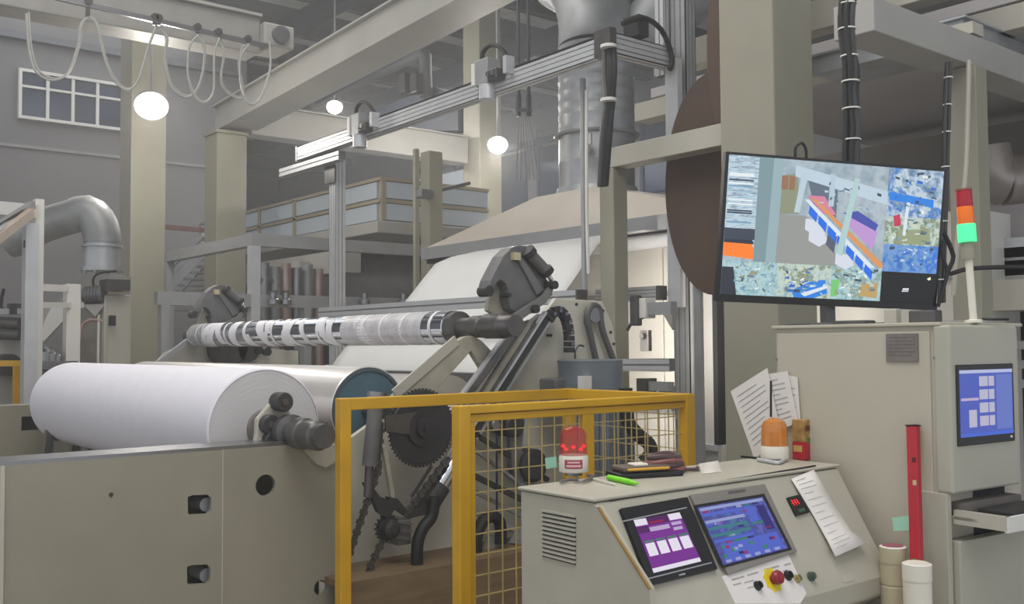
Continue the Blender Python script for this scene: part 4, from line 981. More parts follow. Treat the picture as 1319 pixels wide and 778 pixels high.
# label plate with switches
lp=plate([(929,743),(1015,715),(1038,765),(1030,778),(946,778)],0,.003,'label_plate',PAPER,t)
for (x0,y0,w2,h2) in ((942,746,16,2),(962,740,14,2),(985,733,18,2),(944,753,10,1.5),(958,750,12,1.5),(962,757,9,1.5),(1010,727,8,2),(1008,735,6,1.5)):
    MB().prism([pn(x,y,.0031) for x,y in ((x0,y0),(x0+w2,y0-w2*.28),(x0+w2+1,y0-w2*.28+h2),(x0+1,y0+h2))],nv*.0005).build('printed_line',PAPERL,lp)
yc=pn(995,747,.003); pu=[]
pts=[yc+(Vector((0,1,0))*math.cos(g)+dv*math.sin(g))*(.040 if k%2 else .032) for k,g in ((k,2*math.pi*k/16) for k in range(16))]
ey=MB().prism(pts,nv*.002).build('emergency_stop',mat('signal_yellow',(226,206,30),.4),t); ey['label']='yellow collar with red emergency stop button'
MB().lathe(yc,yc+nv*.05,[(0,.014),(.014,.014),(.016,.021),(.028,.021),(.035,.015)],20).build('red_button',mat('estop_red',(140,30,42),.35),ey)
for (px,py,r,m,n) in ((975,755,.012,BLKPL,'selector_switch'),(1014,742,.013,BLKPL,'selector_switch'),(1026,746,.011,mat('brass_ring',(170,158,104),.4,.5),'key_switch'),(1044,743,.012,mat('green_ring',(70,92,76),.35,.3),'push_button')):
    c_=pn(px,py,.002); o=MB().lathe(c_,c_+nv*.016,[(0,r*1.2),(.005,r*1.2),(.006,r),(.016,r*.9)],18).build(n,m,t)
    MB().bar(c_+nv*.016-dv*r*.7,c_+nv*.016+dv*r*.7,r*.5,.006,tuple(nv)).build('lever',STEEL if m is not BLKPL else BLKPL,o)
plate([(1082,742),(1096,739),(1100,748),(1086,751)],0,.0015,'small_label',BEIGE2,t)
# counter
ct=plate([(1012,642),(1028,638),(1041,661),(1024,666)],0,.010,'digital_counter',BLKPL,t,bev=.002)
RS=scr('counter_red',(255,50,50),1.2)
def q3(u,v): return q1(u,v,((1018,645),(1027,642.6),(1031,649),(1021,652)))
for k in range(3):
    u=.05+k*.32
    for (a_,b_,c_,d_) in ((u,0,u+.22,.14),(u,.43,u+.22,.57),(u+.15,0,u+.22,1)): art(q3,a_,b_,c_,d_,RS,.0102,ct,'digit_segment')
MB().prism([pn(x,y,.0102) for x,y in ((1028,656),(1036,654),(1037,658),(1030,660))],nv*.0006).build('key_row',mat('key_green',(50,90,70)),ct)
# curled paper on the panel
pt=[(1019,617),(1046,606),(1054,620),(1062,627),(1078,655),(1094,683),(1106,690),(1117,700),(1076,717),(1066,697),(1048,665),(1030,635)]
rows=[]; L_=[(1019,617),(1030,635),(1048,665),(1066,697),(1076,717)]; R_=[(1048,605),(1061,627),(1078,655),(1096,684),(1117,699)]
hs=[.006,.010,.006,.012,.030]
for (l,r_,h) in zip(L_,R_,hs): rows.append([pn(l[0]+(r_[0]-l[0])*k/3,l[1]+(r_[1]-l[1])*k/3,h) for k in range(4)])
pp_=thing('paper_note','long curled handwritten paper sheet taped on the sloping console panel','paper',tuple(rows[0][0]))
MB().grid(rows).build('sheet',PAPER,pp_,solid=.001)
for k in range(13):
    v=.06+k*.07; i=min(3,int(v*4)); f_=v*4-i
    l=rows[i][0].lerp(rows[i+1][0],f_); r_=rows[i][3].lerp(rows[i+1][3],f_); e=.75 if k%3 else .5
    a_=l.lerp(r_,.12)+nv*.0015; b_=l.lerp(r_,e)+nv*.0015
    MB().bar(a_,b_,.0016,.0005,tuple(nv)).build('written_line',PAPERL,pp_)
# ---------------- things on the console top
TZ=CZ
def beacon(px,py,r,h1,h2,dome,label,glow):
    b=at(px,py,Z=TZ); t=thing('warning_beacon',label,'warning light',tuple(b),'beacons on the console')
    MB().lathe(b+Z*.012,b+Z*(.012+h1),[(0,r*.98),(.004,r),(h1-.008,r),(h1,r*.94)],32).build('base',CREAM,t)
    MB().lathe(b+Z*(.012+h1),b+Z*(.012+h1+h2),[(0,r*.95),(h2*.7,r*.90),(h2*.88,r*.74),(h2*.97,r*.4),(h2,.004)],32,caps=False).build('dome',dome,t)
    MB().cyl(b,b+Z*.014,r*.6).build('foot',STEEL,t)
    if glow:
        for k in range(5): 
            g=k*1.2; c_=b+Z*(h1+h2*.35+.006*(k%2))+Vector((math.cos(g)*r*.75,math.sin(g)*r*.75,0)); MB().lathe(c_-Z*.006,c_+Z*.006,[(0,.002),(.006,.008),(.012,.002)],10).build('lamp_filament',REDG,t)
    else: MB().cyl(b+Z*h1,b+Z*(h1+h2*.6),r*.35).build('reflector',mat('amber_inner',(170,90,10),.3,.5),t)
    return t,b
bt,bp=beacon(739,612,.048,.054,.094,REDD,'red domed warning beacon with cream base at the left end of the console',True)
v=(EYE-bp); v.z=0; v.normalize(); sd=Vector((-v.y,v.x,0))
c_=bp+Z*.042+v*.0445
def arc_label(rr_,half,z0,z1,n,m):
    rows=[[bp+Z*z+(v*math.cos(g)+sd*math.sin(g))*rr_ for g in [half*(2*i/10-1) for i in range(11)]] for z in (z0,z1)]
    MB().grid(rows).build(n,m,bt)
arc_label(.0492,.62,.026,.054,'printed_label',mat('label_red',(170,60,80),.5)); arc_label(.0496,.5,.031,.038,'label_field',mat('label_pink',(222,180,186),.5)); arc_label(.0496,.42,.043,.049,'label_field',mat('label_pink',(222,180,186)))
nb=bp+Z*.05-sd*-.0; one(MB().prism([at(702,590,Y=bp.y-.02),at(716,588,Y=bp.y-.02),at(717,602,Y=bp.y-.02),at(703,604,Y=bp.y-.02)],(0,.002,0)),'sticky_note',PAPERG,'pale green sticky note stuck on the side of the red beacon','note')
beacon(998,594,.050,.044,.100,AMB,'amber domed warning beacon before the papers at the console end',False)
def onTop(px,py,h=0): return at(px,py,Z=TZ+h)
# clips & keys by the red beacon
one(MB().tube([onTop(x,y,.008) for x,y in ((722,621),(735,618),(750,620),(764,614),(756,612))],.005,6),'metal_clips',STEEL,'small metal clips lying in front of the red beacon','clips')
one(MB().bar(onTop(764,617,.005),onTop(792,624,.005),.006,.006),'white_pen',CREAM,'thin white pen lying left of the green marker','pen')
t=thing('green_marker','bright green marker lying in front of the yellow instrument','marker',tuple(onTop(800,620)))
MB().cyl(onTop(784,615,.009),onTop(812,621,.009),.009,seg=14).build('barrel',mat('lime_plastic',(120,214,30),.4),t)
MB().cyl(onTop(812,621,.009),onTop(822,623,.009),.008,r2=.003,seg=14).build('cap_tip',mat('lime_plastic',(120,214,30)),t)
# yellow / black instrument
a_,b_=onTop(795,609),onTop(868,606)
t=thing('handheld_instrument','yellow and black handheld instrument lying on a black case','instrument',tuple(a_))
d=(onTop(852,609)-onTop(796,605)).normalized()
c_=onTop(830,613)
X_=Vector((0,1,0)); Y_=Vector((1,0,0))
def obx(c,lx,ly,z0,z1,ang):
    ux=Vector((math.cos(ang),math.sin(ang),0)); uy=Vector((-math.sin(ang),math.cos(ang),0))
    m=MB(); a=c-ux*lx/2; b=c+ux*lx/2; return m.bar(a+Z*(z0+z1)/2,b+Z*(z0+z1)/2,ly,z1-z0)
ag=math.radians(72)
obx(c_+Vector((.0,.0,0)),.23,.11,0,.018,ag).build('black_case',BLKPL,t,bev=.006)
obx(c_+Vector((-.005,-.01,0)),.17,.09,.018,.036,ag).build('body',mat('instrument_brown',(96,84,74),.5),t,bev=.006)
obx(c_+Vector((.0,-.01,0)),.15,.096,.024,.032,ag).build('yellow_band',mat('instrument_yellow',(214,160,50),.4),t,bev=.003)
obx(c_+Vector((.0,-.03,0)),.05,.05,.036,.044,ag).build('display_cap',CREAM,t,bev=.003)
c_=onTop(856,609)
t=thing('cable_coil','reddish brown coil of cable beside the yellow instrument','cable',tuple(c_))
for k in range(4):
    MB().tube([c_+Vector(((.050-.004*k)*math.cos(g),(.072-.004*k)*math.sin(g),.012+.014*k+.004*math.sin(2*g+k))) for g in [i*2*math.pi/14 for i in range(15)]],.010,8,2).build('loop',mat('coil_brown',(134,88,84),.5) if k%2==0 else mat('coil_dark',(84,62,64),.5),t)
MB().tube([c_+Vector((.03,.04,.01)),c_+Vector((.05,.1,.008)),c_+Vector((.02,.14,.008))],.006,8).build('lead',mat('coil_dark',(84,62,64)),t)
# tins
b=onTop(1034,592)
t=thing('printed_carton','red and gold printed carton standing beside the amber beacon','carton',tuple(b))
h=at(1028,540,Y=b.y).z-TZ
MB().box(b+Vector((-.03,-.02,0)),b+Vector((.02,.04,h*.45))).build('red_part',RED,t,bev=.002)
MB().box(b+Vector((-.03,-.02,h*.45)),b+Vector((.02,.04,h))).build('gold_part',mat('gold_print',(176,140,84),.4,.2,.3,40),t,bev=.002)
MB().box(b+Vector((.0201,-.01,h*.72)),b+Vector((.0206,.03,h*.86))).build('print_band',mat('print_brown',(110,50,40)),t)
MB().box(b+Vector((-.025,-.0206,h*.2)),b+Vector((.012,-.0201,h*.36))).build('print_band',mat('print_gold',(200,160,90)),t)
MB().box(b+Vector((.0201,.0,h*.42)),b+Vector((.0206,.03,h*.55))).build('print_mark',mat('print_green',(90,120,50)),t)
one(MB().tube([onTop(x,y,.008) for x,y in ((976,592),(988,594),(1002,596),(1010,592),(1004,589))],.007,8),'silver_key',ALU,'small silver key lying below the amber beacon','key')
one(MB().bar(onTop(955,588,.004),onTop(985,591,.004),.008,.008),'black_pen',BLKPL,'black pen lying left of the amber beacon','pen')
# reflective clear sheet on the console top (bright patch)
one(MB().prism([onTop(900,598,.001),onTop(925,594,.001),onTop(930,608,.001),onTop(904,611,.001)],(0,0,.002)),'clear_sleeve',mat('clear_sleeve',(224,220,212),.2,0,.03,4),'shiny clear plastic sleeve lying flat on the console top','sleeve')
# ================================================================ CONTROL CABINET
KY=3.16; KX1=at(1213,560,Y=KY).x; KX0=at(999,440,Y=KY).x; KZ=1.668
t=thing('control_cabinet','tall beige control cabinet with monitor and keyboard drawer','cabinet',((KX0+KX1)/2,KY+.3,0))
CAB=mat('cabinet_paint',(184,178,162),.45,0,.03,3,.04)
MB().box((KX0,KY,0),(KX1,KY+.56,KZ-.008)).build('body',CAB,t,bev=.006)
MB().box((KX0-.01,KY-.012,KZ-.012),(KX1+.01,KY+.58,KZ)).build('top_plate',CAB,t,bev=.003)
MB().box((KX0+.01,KY-.006,.05),(KX1-.03,KY,KZ-.03)).build('side_panel',CAB,t,bev=.003)
a=at(1141,430,Y=KY-.01); b=at(1183,466,Y=KY-.01)
MB().box((a.x,KY-.012,b.z),(b.x,KY-.006,a.z)).build('name_plate',mat('name_plate_grey',(132,124,120),.35,.5,.1,40),t,bev=.001)
for k in range(6): MB().box((a.x+.008,KY-.0126,a.z-.012-k*.012),(b.x-.008-.012*(k%2),KY-.012,a.z-.0145-k*.012)).build('engraved_line',mat('engraving',(92,86,84)),t)
for px,py in ((1000,463),(1204,461)): q=at(px,py,Y=KY-.006); MB().cyl(q,q-Vector((0,.005,0)),.005,seg=10).build('screw',STEEL,t)
# front unit, turned slightly outwards
Av=at(1228,560,Y=KY-.01); Bx=at(1306,560,X=Av.x+.10)
FA_=Vector((at(1226,560,Y=KY-.015).x,KY-.015,0))
ang=math.radians(-5); ex=Vector((-math.sin(ang)*1,math.cos(ang),0)); en=Vector((ex.y,-ex.x,0))   # ex along the face, en outwards
def fp(px,py,h=0): return onpl(px,py,FA_+en*h,en)
WF=(fp(1312,500)-FA_).dot(ex); zb_=fp(1228,637).z
def fbox(s0,s1,h0,h1,z0,z1,n,m,par,bev=0):
    a=FA_+ex*s0; b=FA_+ex*s1
    return MB().prism([Vector((a.x,a.y,z0))+en*h0,Vector((b.x,b.y,z0))+en*h0,Vector((b.x,b.y,z1))+en*h0,Vector((a.x,a.y,z1))+en*h0],en*(h1-h0)).build(n,m,par,bev=bev)
UN=mat('unit_paint',(176,174,160),.42,0,.03,3,.04)
fbox(0,WF,-.06,0,zb_,KZ-.01,'monitor_door',UN,t,.008)
fbox(.02,WF,-.42,-.06,.05,zb_,'cavity',NAVY,t)
fbox(-.004,.02,-.43,-.02,.05,zb_,'side_post',UN,t,.003)
sA=(fp(1230,470)-FA_).dot(ex); sB=(fp(1303,468)-FA_).dot(ex); mz0,mz1=fp(1236,575).z,fp(1231,470).z
mo=fbox(sA,sB,.0,.006,mz0,mz1,'monitor',BLKPL,t,.003)
dz0,dz1=mz0+.028,mz1-.018; e0,e1=sA+.012,sB-.012
fbox(e0,e1,.006,.007,dz0,dz1,'display',scr('desk_blue',(70,90,190),.85),mo)
def fd(u0,v0,u1,v1,m): fbox(e0+(e1-e0)*u0,e0+(e1-e0)*u1,.007,.0078,dz1-(dz1-dz0)*v1,dz1-(dz1-dz0)*v0,'window_block',m,mo)
fd(.0,.0,1,.05,scr('pale_bar',(180,190,225),.9)); fd(.68,.08,.98,.92,scr('mid_blue',(100,118,200),.85)); fd(.02,.42,.34,.46,LIL)
PB=scr('pale_block',(190,188,212),.85)
for k in range(4): fd(.36,.1+k*.2,.52,.25+k*.2,PB); fd(.54,.1+k*.2,.64,.25+k*.2,PB)
fd(.16,.6,.3,.86,PB); fd(0,.95,1,1,scr('task_bar',(60,100,210),.9))
MB().cyl(fp(1303,562,.006),fp(1303,562,.009),.004,seg=10).build('power_led',WHITEP,mo)
# keyboard drawer
dzt=fp(1240,657).z
kd=fbox(.03,WF+.02,-.3,.06,dzt-.03,dzt-.02,'keyboard_drawer',UN,t)
fbox(.03,.05,-.02,.16,dzt-.045,dzt-.0,'drawer_side',BEIGE2,kd)
fbox(.03,WF+.03,.15,.162,dzt-.05,dzt+.0,'drawer_rail',WHITEP,kd,.002)
fbox(.04,WF+.03,.02,.15,dzt-.03,dzt-.025,'drawer_bottom',BEIGE2,kd)
kb=fbox(.10,WF+.02,.02,.14,dzt-.02,dzt+.005,'keyboard',mat('keyboard_dark',(46,44,46),.5),kd,.004)
fbox(.05,.4,.0,-.2,dzt-.02,dzt+.02,'loose_paper',mat('dusty_grey',(110,104,100),.8),kd)
fbox(.03,WF+.02,-.04,.0,.06,dzt-.10,'lower_door',UN,t,.004)
MB().box((KX1,KY+.0,.05),(KX1+.02,KY+.012,KZ-.02)).build('corner_strip',BEIGE2,t)
# things on the cabinet
base=at(1065,409,Z=KZ) if 0 else Vector((-2.15,KY+.18,KZ))
# stack light
sx=at(1254,408,Y=KY+.22); b=Vector((sx.x,sx.y,KZ)); top=at(1241,243,Y=KY+.20)
axd=(top-b).normalized(); LL=(top-b).length
t=thing('stack_light','tilted signal tower with red, orange and lit green segments','signal light',tuple(b))
MB().lathe(b,top,[(0,.03),(.008,.03),(.012,.0125),(LL*.47,.0125)],18).build('pole',CREAM,t)
def seg_(f0,f1,r,m,n): MB().lathe(b+axd*LL*f0,b+axd*LL*f1,[(0,r),(LL*(f1-f0)*.94,r),(LL*(f1-f0),r*.93)],24).build(n,m,t)
seg_(.47,.60,.022,mat('beacon_grey',(150,146,130),.45),'socket')
seg_(.60,.735,.030,mat('lit_green',(60,220,140),.3,emit=(80,235,150),es=.85),'green_segment')
seg_(.735,.865,.027,mat('orange_lens',(226,110,20),.25,emit=(220,100,10),es=.15),'orange_segment')
seg_(.865,.985,.026,mat('red_lens',(160,20,40),.25,emit=(150,10,30),es=.08),'red_segment')
seg_(.985,1.0,.027,mat('cap_tan',(140,90,70),.4),'cap')
MB().tube([b+Vector((.02,.02,.012)),b+Vector((.06,.03,.01)),b+Vector((.07,.1,.01))],.005,6).build('cable',BLACK,t)
# level tool leaning
a=at(1176,549,Y=KY-.03); b=at(1181,722,Y=KY-.10)
SZ_=.66
t=thing('spirit_level','red box spirit level standing upright against the cabinet side','level',tuple(b))
b2=b+(b-a)*.0; b2=a+(b-a)*((a.z-SZ_)/(a.z-b.z))
MB().bar(a,b2,.036,.026,(0,-1,0)).build('body',RED,t,bev=.003)
MB().bar(a+(a-b).normalized()*.004,a,.040,.030,(0,-1,0)).build('end_cap',BLKPL,t)
for f_,m,n in ((.16,mat('vial_dark',(90,24,34)),'vial_window'),(.27,mat('vial_pale',(200,196,150),.3),'vial'),(.65,mat('label_green',(80,150,84)),'green_label'),(.75,mat('label_pale_red',(206,120,104)),'price_label')):
    c_=a+(b2-a)*f_; o=Vector((.008 if n.startswith('vial') else 0,-.0145,0)); hh=.03 if 'label' in n else .016
    MB().bar(c_+o+Z*hh/2,c_+o-Z*hh/2,.020 if 'label' in n else .012,.002,(0,-1,0)).build(n,m,t)
one(MB().prism(pixpoly([(1149,667),(1171,664),(1173,683),(1151,684)],Y=KY-.075),(0,.002,0)),'sticky_note',PAPERG,'pale green sticky note next to the red spirit level','note')
# shelf carrying the cups
one(MB().box((XBt-.02+.02,CYb-.02+.03,SZ_-.02),(KX1+.02,KY-.02+.0,SZ_)).box((KX0+.3,CYb-.25,SZ_-.021),(KX1+.02,CYb+.03,SZ_)) if 0 else MB().box((-1.96,2.92,SZ_-.02),(KX1,KY-.008,SZ_)).box((-1.96,3.1,.0),(-1.92,KY-.008,SZ_-.02)).box((KX1-.04,3.1,0),(KX1,KY-.008,SZ_-.02)),'side_shelf',BEIGE2,'narrow beige shelf between console and cabinet side','shelf')
def roll_cup(px,py,r,label,m,grooves,top):
    q=at(px,py,Y=3.06 if px<1160 else 3.0); b=Vector((q.x,q.y,SZ_)); h=q.z-SZ_
    t=thing('plastic_canister',label,'canister',tuple(b),'canisters on the shelf')
    pr=[(0,r)]
    for g in grooves: pr+=[(h*g-.004,r),(h*g,r*.93),(h*g+.004,r)]
    pr+=[(h-.05,r),(h-.05,r*1.04),(h,r*1.04)]
    MB().lathe(b,b+Z*h,pr,30).build('body',m,t)
    MB().lathe(b+Z*(h),b+Z*(h+.003),[(0,r*1.04),(.003,r*.9)],30).build('rim',WHITEP,t)
    MB().cyl(b+Z*(h+.003),b+Z*(h+.0045),r*.82).build('top_disc',top,t)
    return t
roll_cup(1150,704,.041,'beige canister with white rim and reddish top left of the other',mat('canister_tan',(190,180,150),.5),(.3,.55),mat('top_red',(150,80,96),.5))
roll_cup(1181,726,.043,'cream white canister in front of the spirit level',CREAM,(.35,),CREAM)
# papers stuck behind the amber beacon
def sheet(pix,Y,lb,lines,n='paper_sheet'):
    q=pixpoly(pix,Y=Y); t=thing(n,lb,'paper',tuple(q[0]),'papers at the console end')
    MB().prism(q,(0,.002,0)).build('sheet',PAPER,t)
    for k in range(lines):
        v=.12+.8*k/lines; l=q[0].lerp(q[3],v); r_=q[1].lerp(q[2],v); a_=l.lerp(r_,.12)-Vector((0,.001,0)); b_=l.lerp(r_,.85-.2*(k%3==0))-Vector((0,.001,0))
        MB().bar(a_,b_,.001,.0025).build('printed_line',PAPERL,t)
sheet([(941,504),(988,474),(1006,560),(972,592)],3.13,'large printed paper sheet leaning furthest left by the column',10)
sheet([(975,484),(1014,478),(1028,545),(985,560)],3.138,'printed paper sheet stuck in the middle behind the amber beacon',9)
sheet([(1000,480),(1027,486),(1031,545),(1004,548)],3.146,'narrow paper sheet with stamped marks behind the carton',6)
one(MB().bar(at(993,491,Y=3.08),at(993,537,Y=3.08),.006,.006),'dark_pencil',NAVY,'thin dark upright stick before the papers','stick')
# ================================================================ TELEVISION
cs=[(938,195),(1222,218),(1204,400),(921,388)]; td=[1.0,1.05995,1.0673,1.00735]; D0=3.95
CR=[EYE+ray(*c)*(D0*d) for c,d in zip(cs,td)]
tc_=(CR[0]+CR[1]+CR[2]+CR[3])/4
eu=((CR[1]-CR[0])+(CR[2]-CR[3])).normalized(); W2=((CR[1]-CR[0])+(CR[2]-CR[3])).length/4
ev=((CR[3]-CR[0])+(CR[2]-CR[1])); H2=ev.length/4; ev=(ev-eu*ev.dot(eu)).normalized(); en_=ev.cross(eu).normalized()
if en_.dot(EYE-tc_)<0: en_=-en_
def tp(u,v,h=0): return tc_+eu*(2*u-1)*W2+ev*(2*v-1)*H2+en_*h
t=thing('television','tilted flat television showing surveillance camera pictures','television',tuple(tc_))
def tq(poly,h0,h1,n,m,par,bev=0): return MB().prism([tp(u,v,h0) for u,v in poly],en_*(h1-h0)).build(n,m,par,bev=bev)
FULL=[(0,0),(1,0),(1,1),(0,1)]
tq(FULL,-.035,0,'casing',BLKPL,t,.004)
tq([(.25,.3),(.75,.3),(.75,.9),(.25,.9)],-.07,-.035,'rear_housing',BLKPL,t,.01)
tq([(.0,.955),(1,.955),(1,1),(0,1)],0,.004,'lower_bezel',BLKPL,t)
def R(u0,v0,u1,v1): return [(u0,v0),(u1,v0),(u1,v1),(u0,v1)]
x0,x1,y0,y1=.012,.985,.02,.95
def sv(u,v): return (x0+(x1-x0)*u,y0+(y1-y0)*v)
def sp_(poly,m,h=.002,n='picture_patch'): return tq([sv(u,v) for u,v in poly],h-.0008,h,n,m,disp)
disp=tq(R(x0,y0,x1,y1),0,.0008,'display',BLKPL,t)
H=.0018
FD=dict(
 main=feed('hall_view',[(120,140,160),(150,168,180),(176,190,200),(140,156,166)],6,1.0),
 stack=feed('stack_view',[(90,110,130),(150,180,200),(200,220,232),(120,140,160),(214,228,236)],7,1.0,(1,1,9)),
 c1=feed('view_pale',[(90,110,120),(140,180,190),(180,210,214),(120,150,150),(200,214,190)],12),
 c2=feed('view_blue',[(60,80,110),(60,120,200),(120,160,210),(40,110,210),(190,210,224)],6),
 c3=feed('view_mixed',[(90,100,110),(150,180,190),(200,214,200),(120,140,120),(180,160,120)],12),
 c4=feed('view_right',[(50,70,90),(120,150,180),(200,214,224),(60,120,190),(170,180,180)],6))
sp_(R(0,0,.735,.755),FD['main'],H)
sp_(R(0,0,.135,.66),FD['stack'],H+.0008)
def col(n,c,es=1.0): return scr(n,c,es)
sp_(R(0,.52,.135,.60),col('t_slate',(58,66,82)),H+.0012)
sp_([(0,.62),(.125,.62),(.145,.74),(0,.72)],col('t_orange',(255,130,40)),H+.0014)
sp_([(0,.6),(.125,.6),(.135,.63),(0,.625)],col('t_dark',(44,48,60)),H+.0016)
sp_(R(.135,.0,.20,.755),col('t_col1',(126,150,158)),H+.0016)
sp_([(.20,0),(.245,0),(.235,.755),(.19,.755)],col('t_col2',(150,176,182)),H+.0018)
sp_([(.235,.12),(.31,.10),(.33,.39),(.235,.40)],col('t_greenish',(140,146,120)),H+.0014)
sp_([(.24,.12),(.27,.12),(.27,.22),(.24,.22)],col('t_box',(150,110,80)),H+.0018)
sp_([(.275,.12),(.30,.12),(.30,.22),(.275,.22)],col('t_box',(150,110,80)),H+.0018)
sp_([(.232,.40),(.36,.40),(.50,.62),(.53,.755),(.232,.755)],col('t_floor',(150,152,148)),H+.0012)
sp_([(.30,.04),(.735,.18),(.735,.28),(.30,.12)],col('t_beam',(190,208,222)),H+.0018)
sp_([(.33,.08),(.36,.09),(.33,.38),(.305,.38)],col('t_col3',(186,206,216)),H+.002)
sp_([(.36,.14),(.5,.18),(.5,.40),(.40,.36)],col('t_shade',(96,110,126)),H+.0014)
sp_([(.36,.25),(.44,.25),(.50,.38),(.44,.38)],col('t_pink',(214,130,160)),H+.002)
sp_([(.38,.27),(.40,.27),(.735,.72),(.735,.755),(.72,.755)],col('t_orange2',(220,150,90)),H+.0024)
sp_([(.35,.28),(.37,.28),(.70,.755),(.65,.755)],col('t_white',(220,230,238)),H+.0024)
for k in range(7):
    a0=.375+k*.046; vv=.325+k*.067; sp_([(a0,vv),(a0+.038,vv+.055),(a0+.034,vv+.12),(a0-.004,vv+.055)],col('t_blue',(30,110,230)),H+.0028)
sp_([(.535,.42),(.58,.38),(.70,.48),(.68,.62)],col('t_violet',(190,150,210)),H+.0018)
sp_([(.53,.36),(.60,.34),(.70,.43),(.69,.48),(.58,.40)],col('t_indigo',(70,80,170)),H+.002)
sp_([(.575,.10),(.60,.10),(.54,.68),(.51,.66)],col('t_col4',(176,206,206)),H+.003)
sp_([(.46,.08),(.485,.09),(.485,.32),(.46,.32)],col('t_col5',(180,200,216)),H+.0022)
for (a_,b_) in ((.36,.42),(.38,.5),(.51,.66)): sp_([(a_,b_),(a_+.07,b_+.01),(a_+.09,b_+.08),(a_+.05,b_+.12),(a_,b_+.08)],col('t_bag',(214,220,232)),H+.0022)
sp_([(.47,.50),(.51,.54),(.50,.66),(.46,.60)],col('t_cart',(84,92,110)),H+.0024)
sp_(R(.736,0,1,.36),FD['c4'],H); sp_([(.745,.18),(.96,.22),(.96,.28),(.745,.24)],col('t_blue2',(40,130,225)),H+.001)
sp_(R(.736,.36,1,.57),FD['c3'],H); sp_([(.77,.36),(.80,.34),(.81,.42),(.78,.44)],col('t_red',(200,50,90)),H+.001)
sp_([(.80,.46),(.95,.44),(.96,.56),(.80,.56)],col('t_green2',(150,160,124)),H+.001); sp_([(.83,.25),(.845,.25),(.835,.5),(.82,.5)],col('t_white',(220,230,238)),H+.0014)
sp_(R(.736,.57,1,.775),FD['c2'],H)
sp_([(.0,.755),(.25,.755),(.25,1),(.0,1)],FD['c1'],H+.0002); sp_([(0,.80),(.05,.80),(.07,1),(0,1)],col('t_dark',(44,48,60)),H+.001)
sp_([(.25,.755),(.50,.755),(.50,1),(.25,1)],FD['c3'],H+.0002); sp_([(.32,.95),(.40,.88),(.47,.86),(.485,.96),(.42,1),(.33,1)],col('t_blue2',(40,130,225)),H+.001); sp_([(.36,.97),(.48,.90),(.485,.92),(.38,.99)],col('t_white',(220,230,238)),H+.0014)
sp_(R(.50,.755,.735,1),FD['c1'],H+.0004); sp_([(.50,.86),(.54,.85),(.53,.98),(.50,.98)],col('t_green3',(120,200,120)),H+.001); sp_([(.64,.88),(.72,.86),(.72,.98),(.63,.97)],col('t_ochre',(190,160,100)),H+.001)
rt=random.Random(11)
CL=[col('k%d'%i,c_) for i,c_ in enumerate(((230,238,240),(60,74,92),(120,160,190),(180,204,210),(50,110,200),(150,150,120),(96,120,130),(206,214,190)))]
for (u0,v0,u1,v1,nn,wt) in ((.05,.765,.24,.98,34,(0,2,3,3,5,7,6,1)),(.255,.765,.49,.98,44,(0,1,2,3,4,4,6,7)),(.505,.765,.72,.98,40,(0,3,5,5,7,6,1,3)),(.75,.02,.98,.35,40,(0,1,2,4,4,3,6,1)),(.75,.37,.98,.56,26,(0,1,5,5,7,3,6,2)),(.75,.58,.98,.76,30,(0,4,4,2,3,0,4,1)),(.37,.13,.72,.33,22,(1,6,6,2,3,6,1,3)),(.0,.02,.12,.5,16,(0,3,2,6,0,3,1,0))):
    for q_ in range(nn):
        u=rt.uniform(u0,u1-.02); v=rt.uniform(v0,v1-.02); a_=rt.uniform(.006,.03); b_=rt.uniform(.005,.022); sk=rt.uniform(-.015,.015)
        if u0<.01: a_,b_,sk,u=.11,.012,0,.005
        sp_([(u,v),(u+a_,v+sk),(u+a_,v+sk+b_),(u,v+b_)],CL[wt[rt.randrange(8)]],H+.0022+.00002*q_)
sp_(R(.736,.775,1,1),col('t_black',(6,7,14),.8),H+.0004)
sp_([(.842,.895),(.872,.893),(.870,.908),(.840,.910)],col('t_logo',(220,222,228)),H+.001); sp_([(.838,.914),(.870,.912),(.869,.92),(.837,.922)],col('t_logo',(220,222,228)),H+.001)
sp_([(.955,.815),(.972,.80),(.975,.82),(.965,.828)],col('t_spark',(255,250,200)),H+.001)
MB().tube([tp(.31,0,-.02),tp(.31,-.07,-.02),tp(.335,-.10,-.02),tp(.355,-.06,-.02),tp(.36,0,-.02)],.006,8).build('hanging_loop',BLACK,t)
# mount of the television on the cabinet
t=thing('television_mount','dark steel television mount post standing on the cabinet top','mount',(tp(.5,1).x,tp(.5,1).y,KZ))
m0=tp(.52,1.0,-.05); base=Vector((max(m0.x,KX0+.12),max(m0.y,KY+.1),KZ))
MB().bar(Vector((m0.x,m0.y,m0.z+.12)),Vector((m0.x,m0.y,KZ+.016)),.05,.04).build('post',CAST,t)
MB().bar(Vector((m0.x-.05,m0.y-.14,KZ+.008)),Vector((m0.x+.1,m0.y+.16,KZ+.008)),.22,.016).build('base_plate',CAST,t,bev=.003)
for pxs,lb,sz in ((1100,'flat dark plate lying on the cabinet top right of the mount',(.14,.08,.02)),(1150,'small pale socket block on the cabinet top',(.05,.04,.06)),(1192,'grey rounded casing on the cabinet top below the television corner',(.10,.06,.05))):
    q=at(pxs,410,Y=KY+.3); b=Vector((q.x,q.y,KZ)); one(MB().box(b-Vector((sz[0]/2,sz[1]/2,0)),b+Vector((sz[0]/2,sz[1]/2,sz[2]))),{1100:'flat_plate',1150:'socket_block',1192:'small_casing'}[pxs],DSTEEL if pxs!=1150 else BEIGE2,lb,'device',bev=.006)
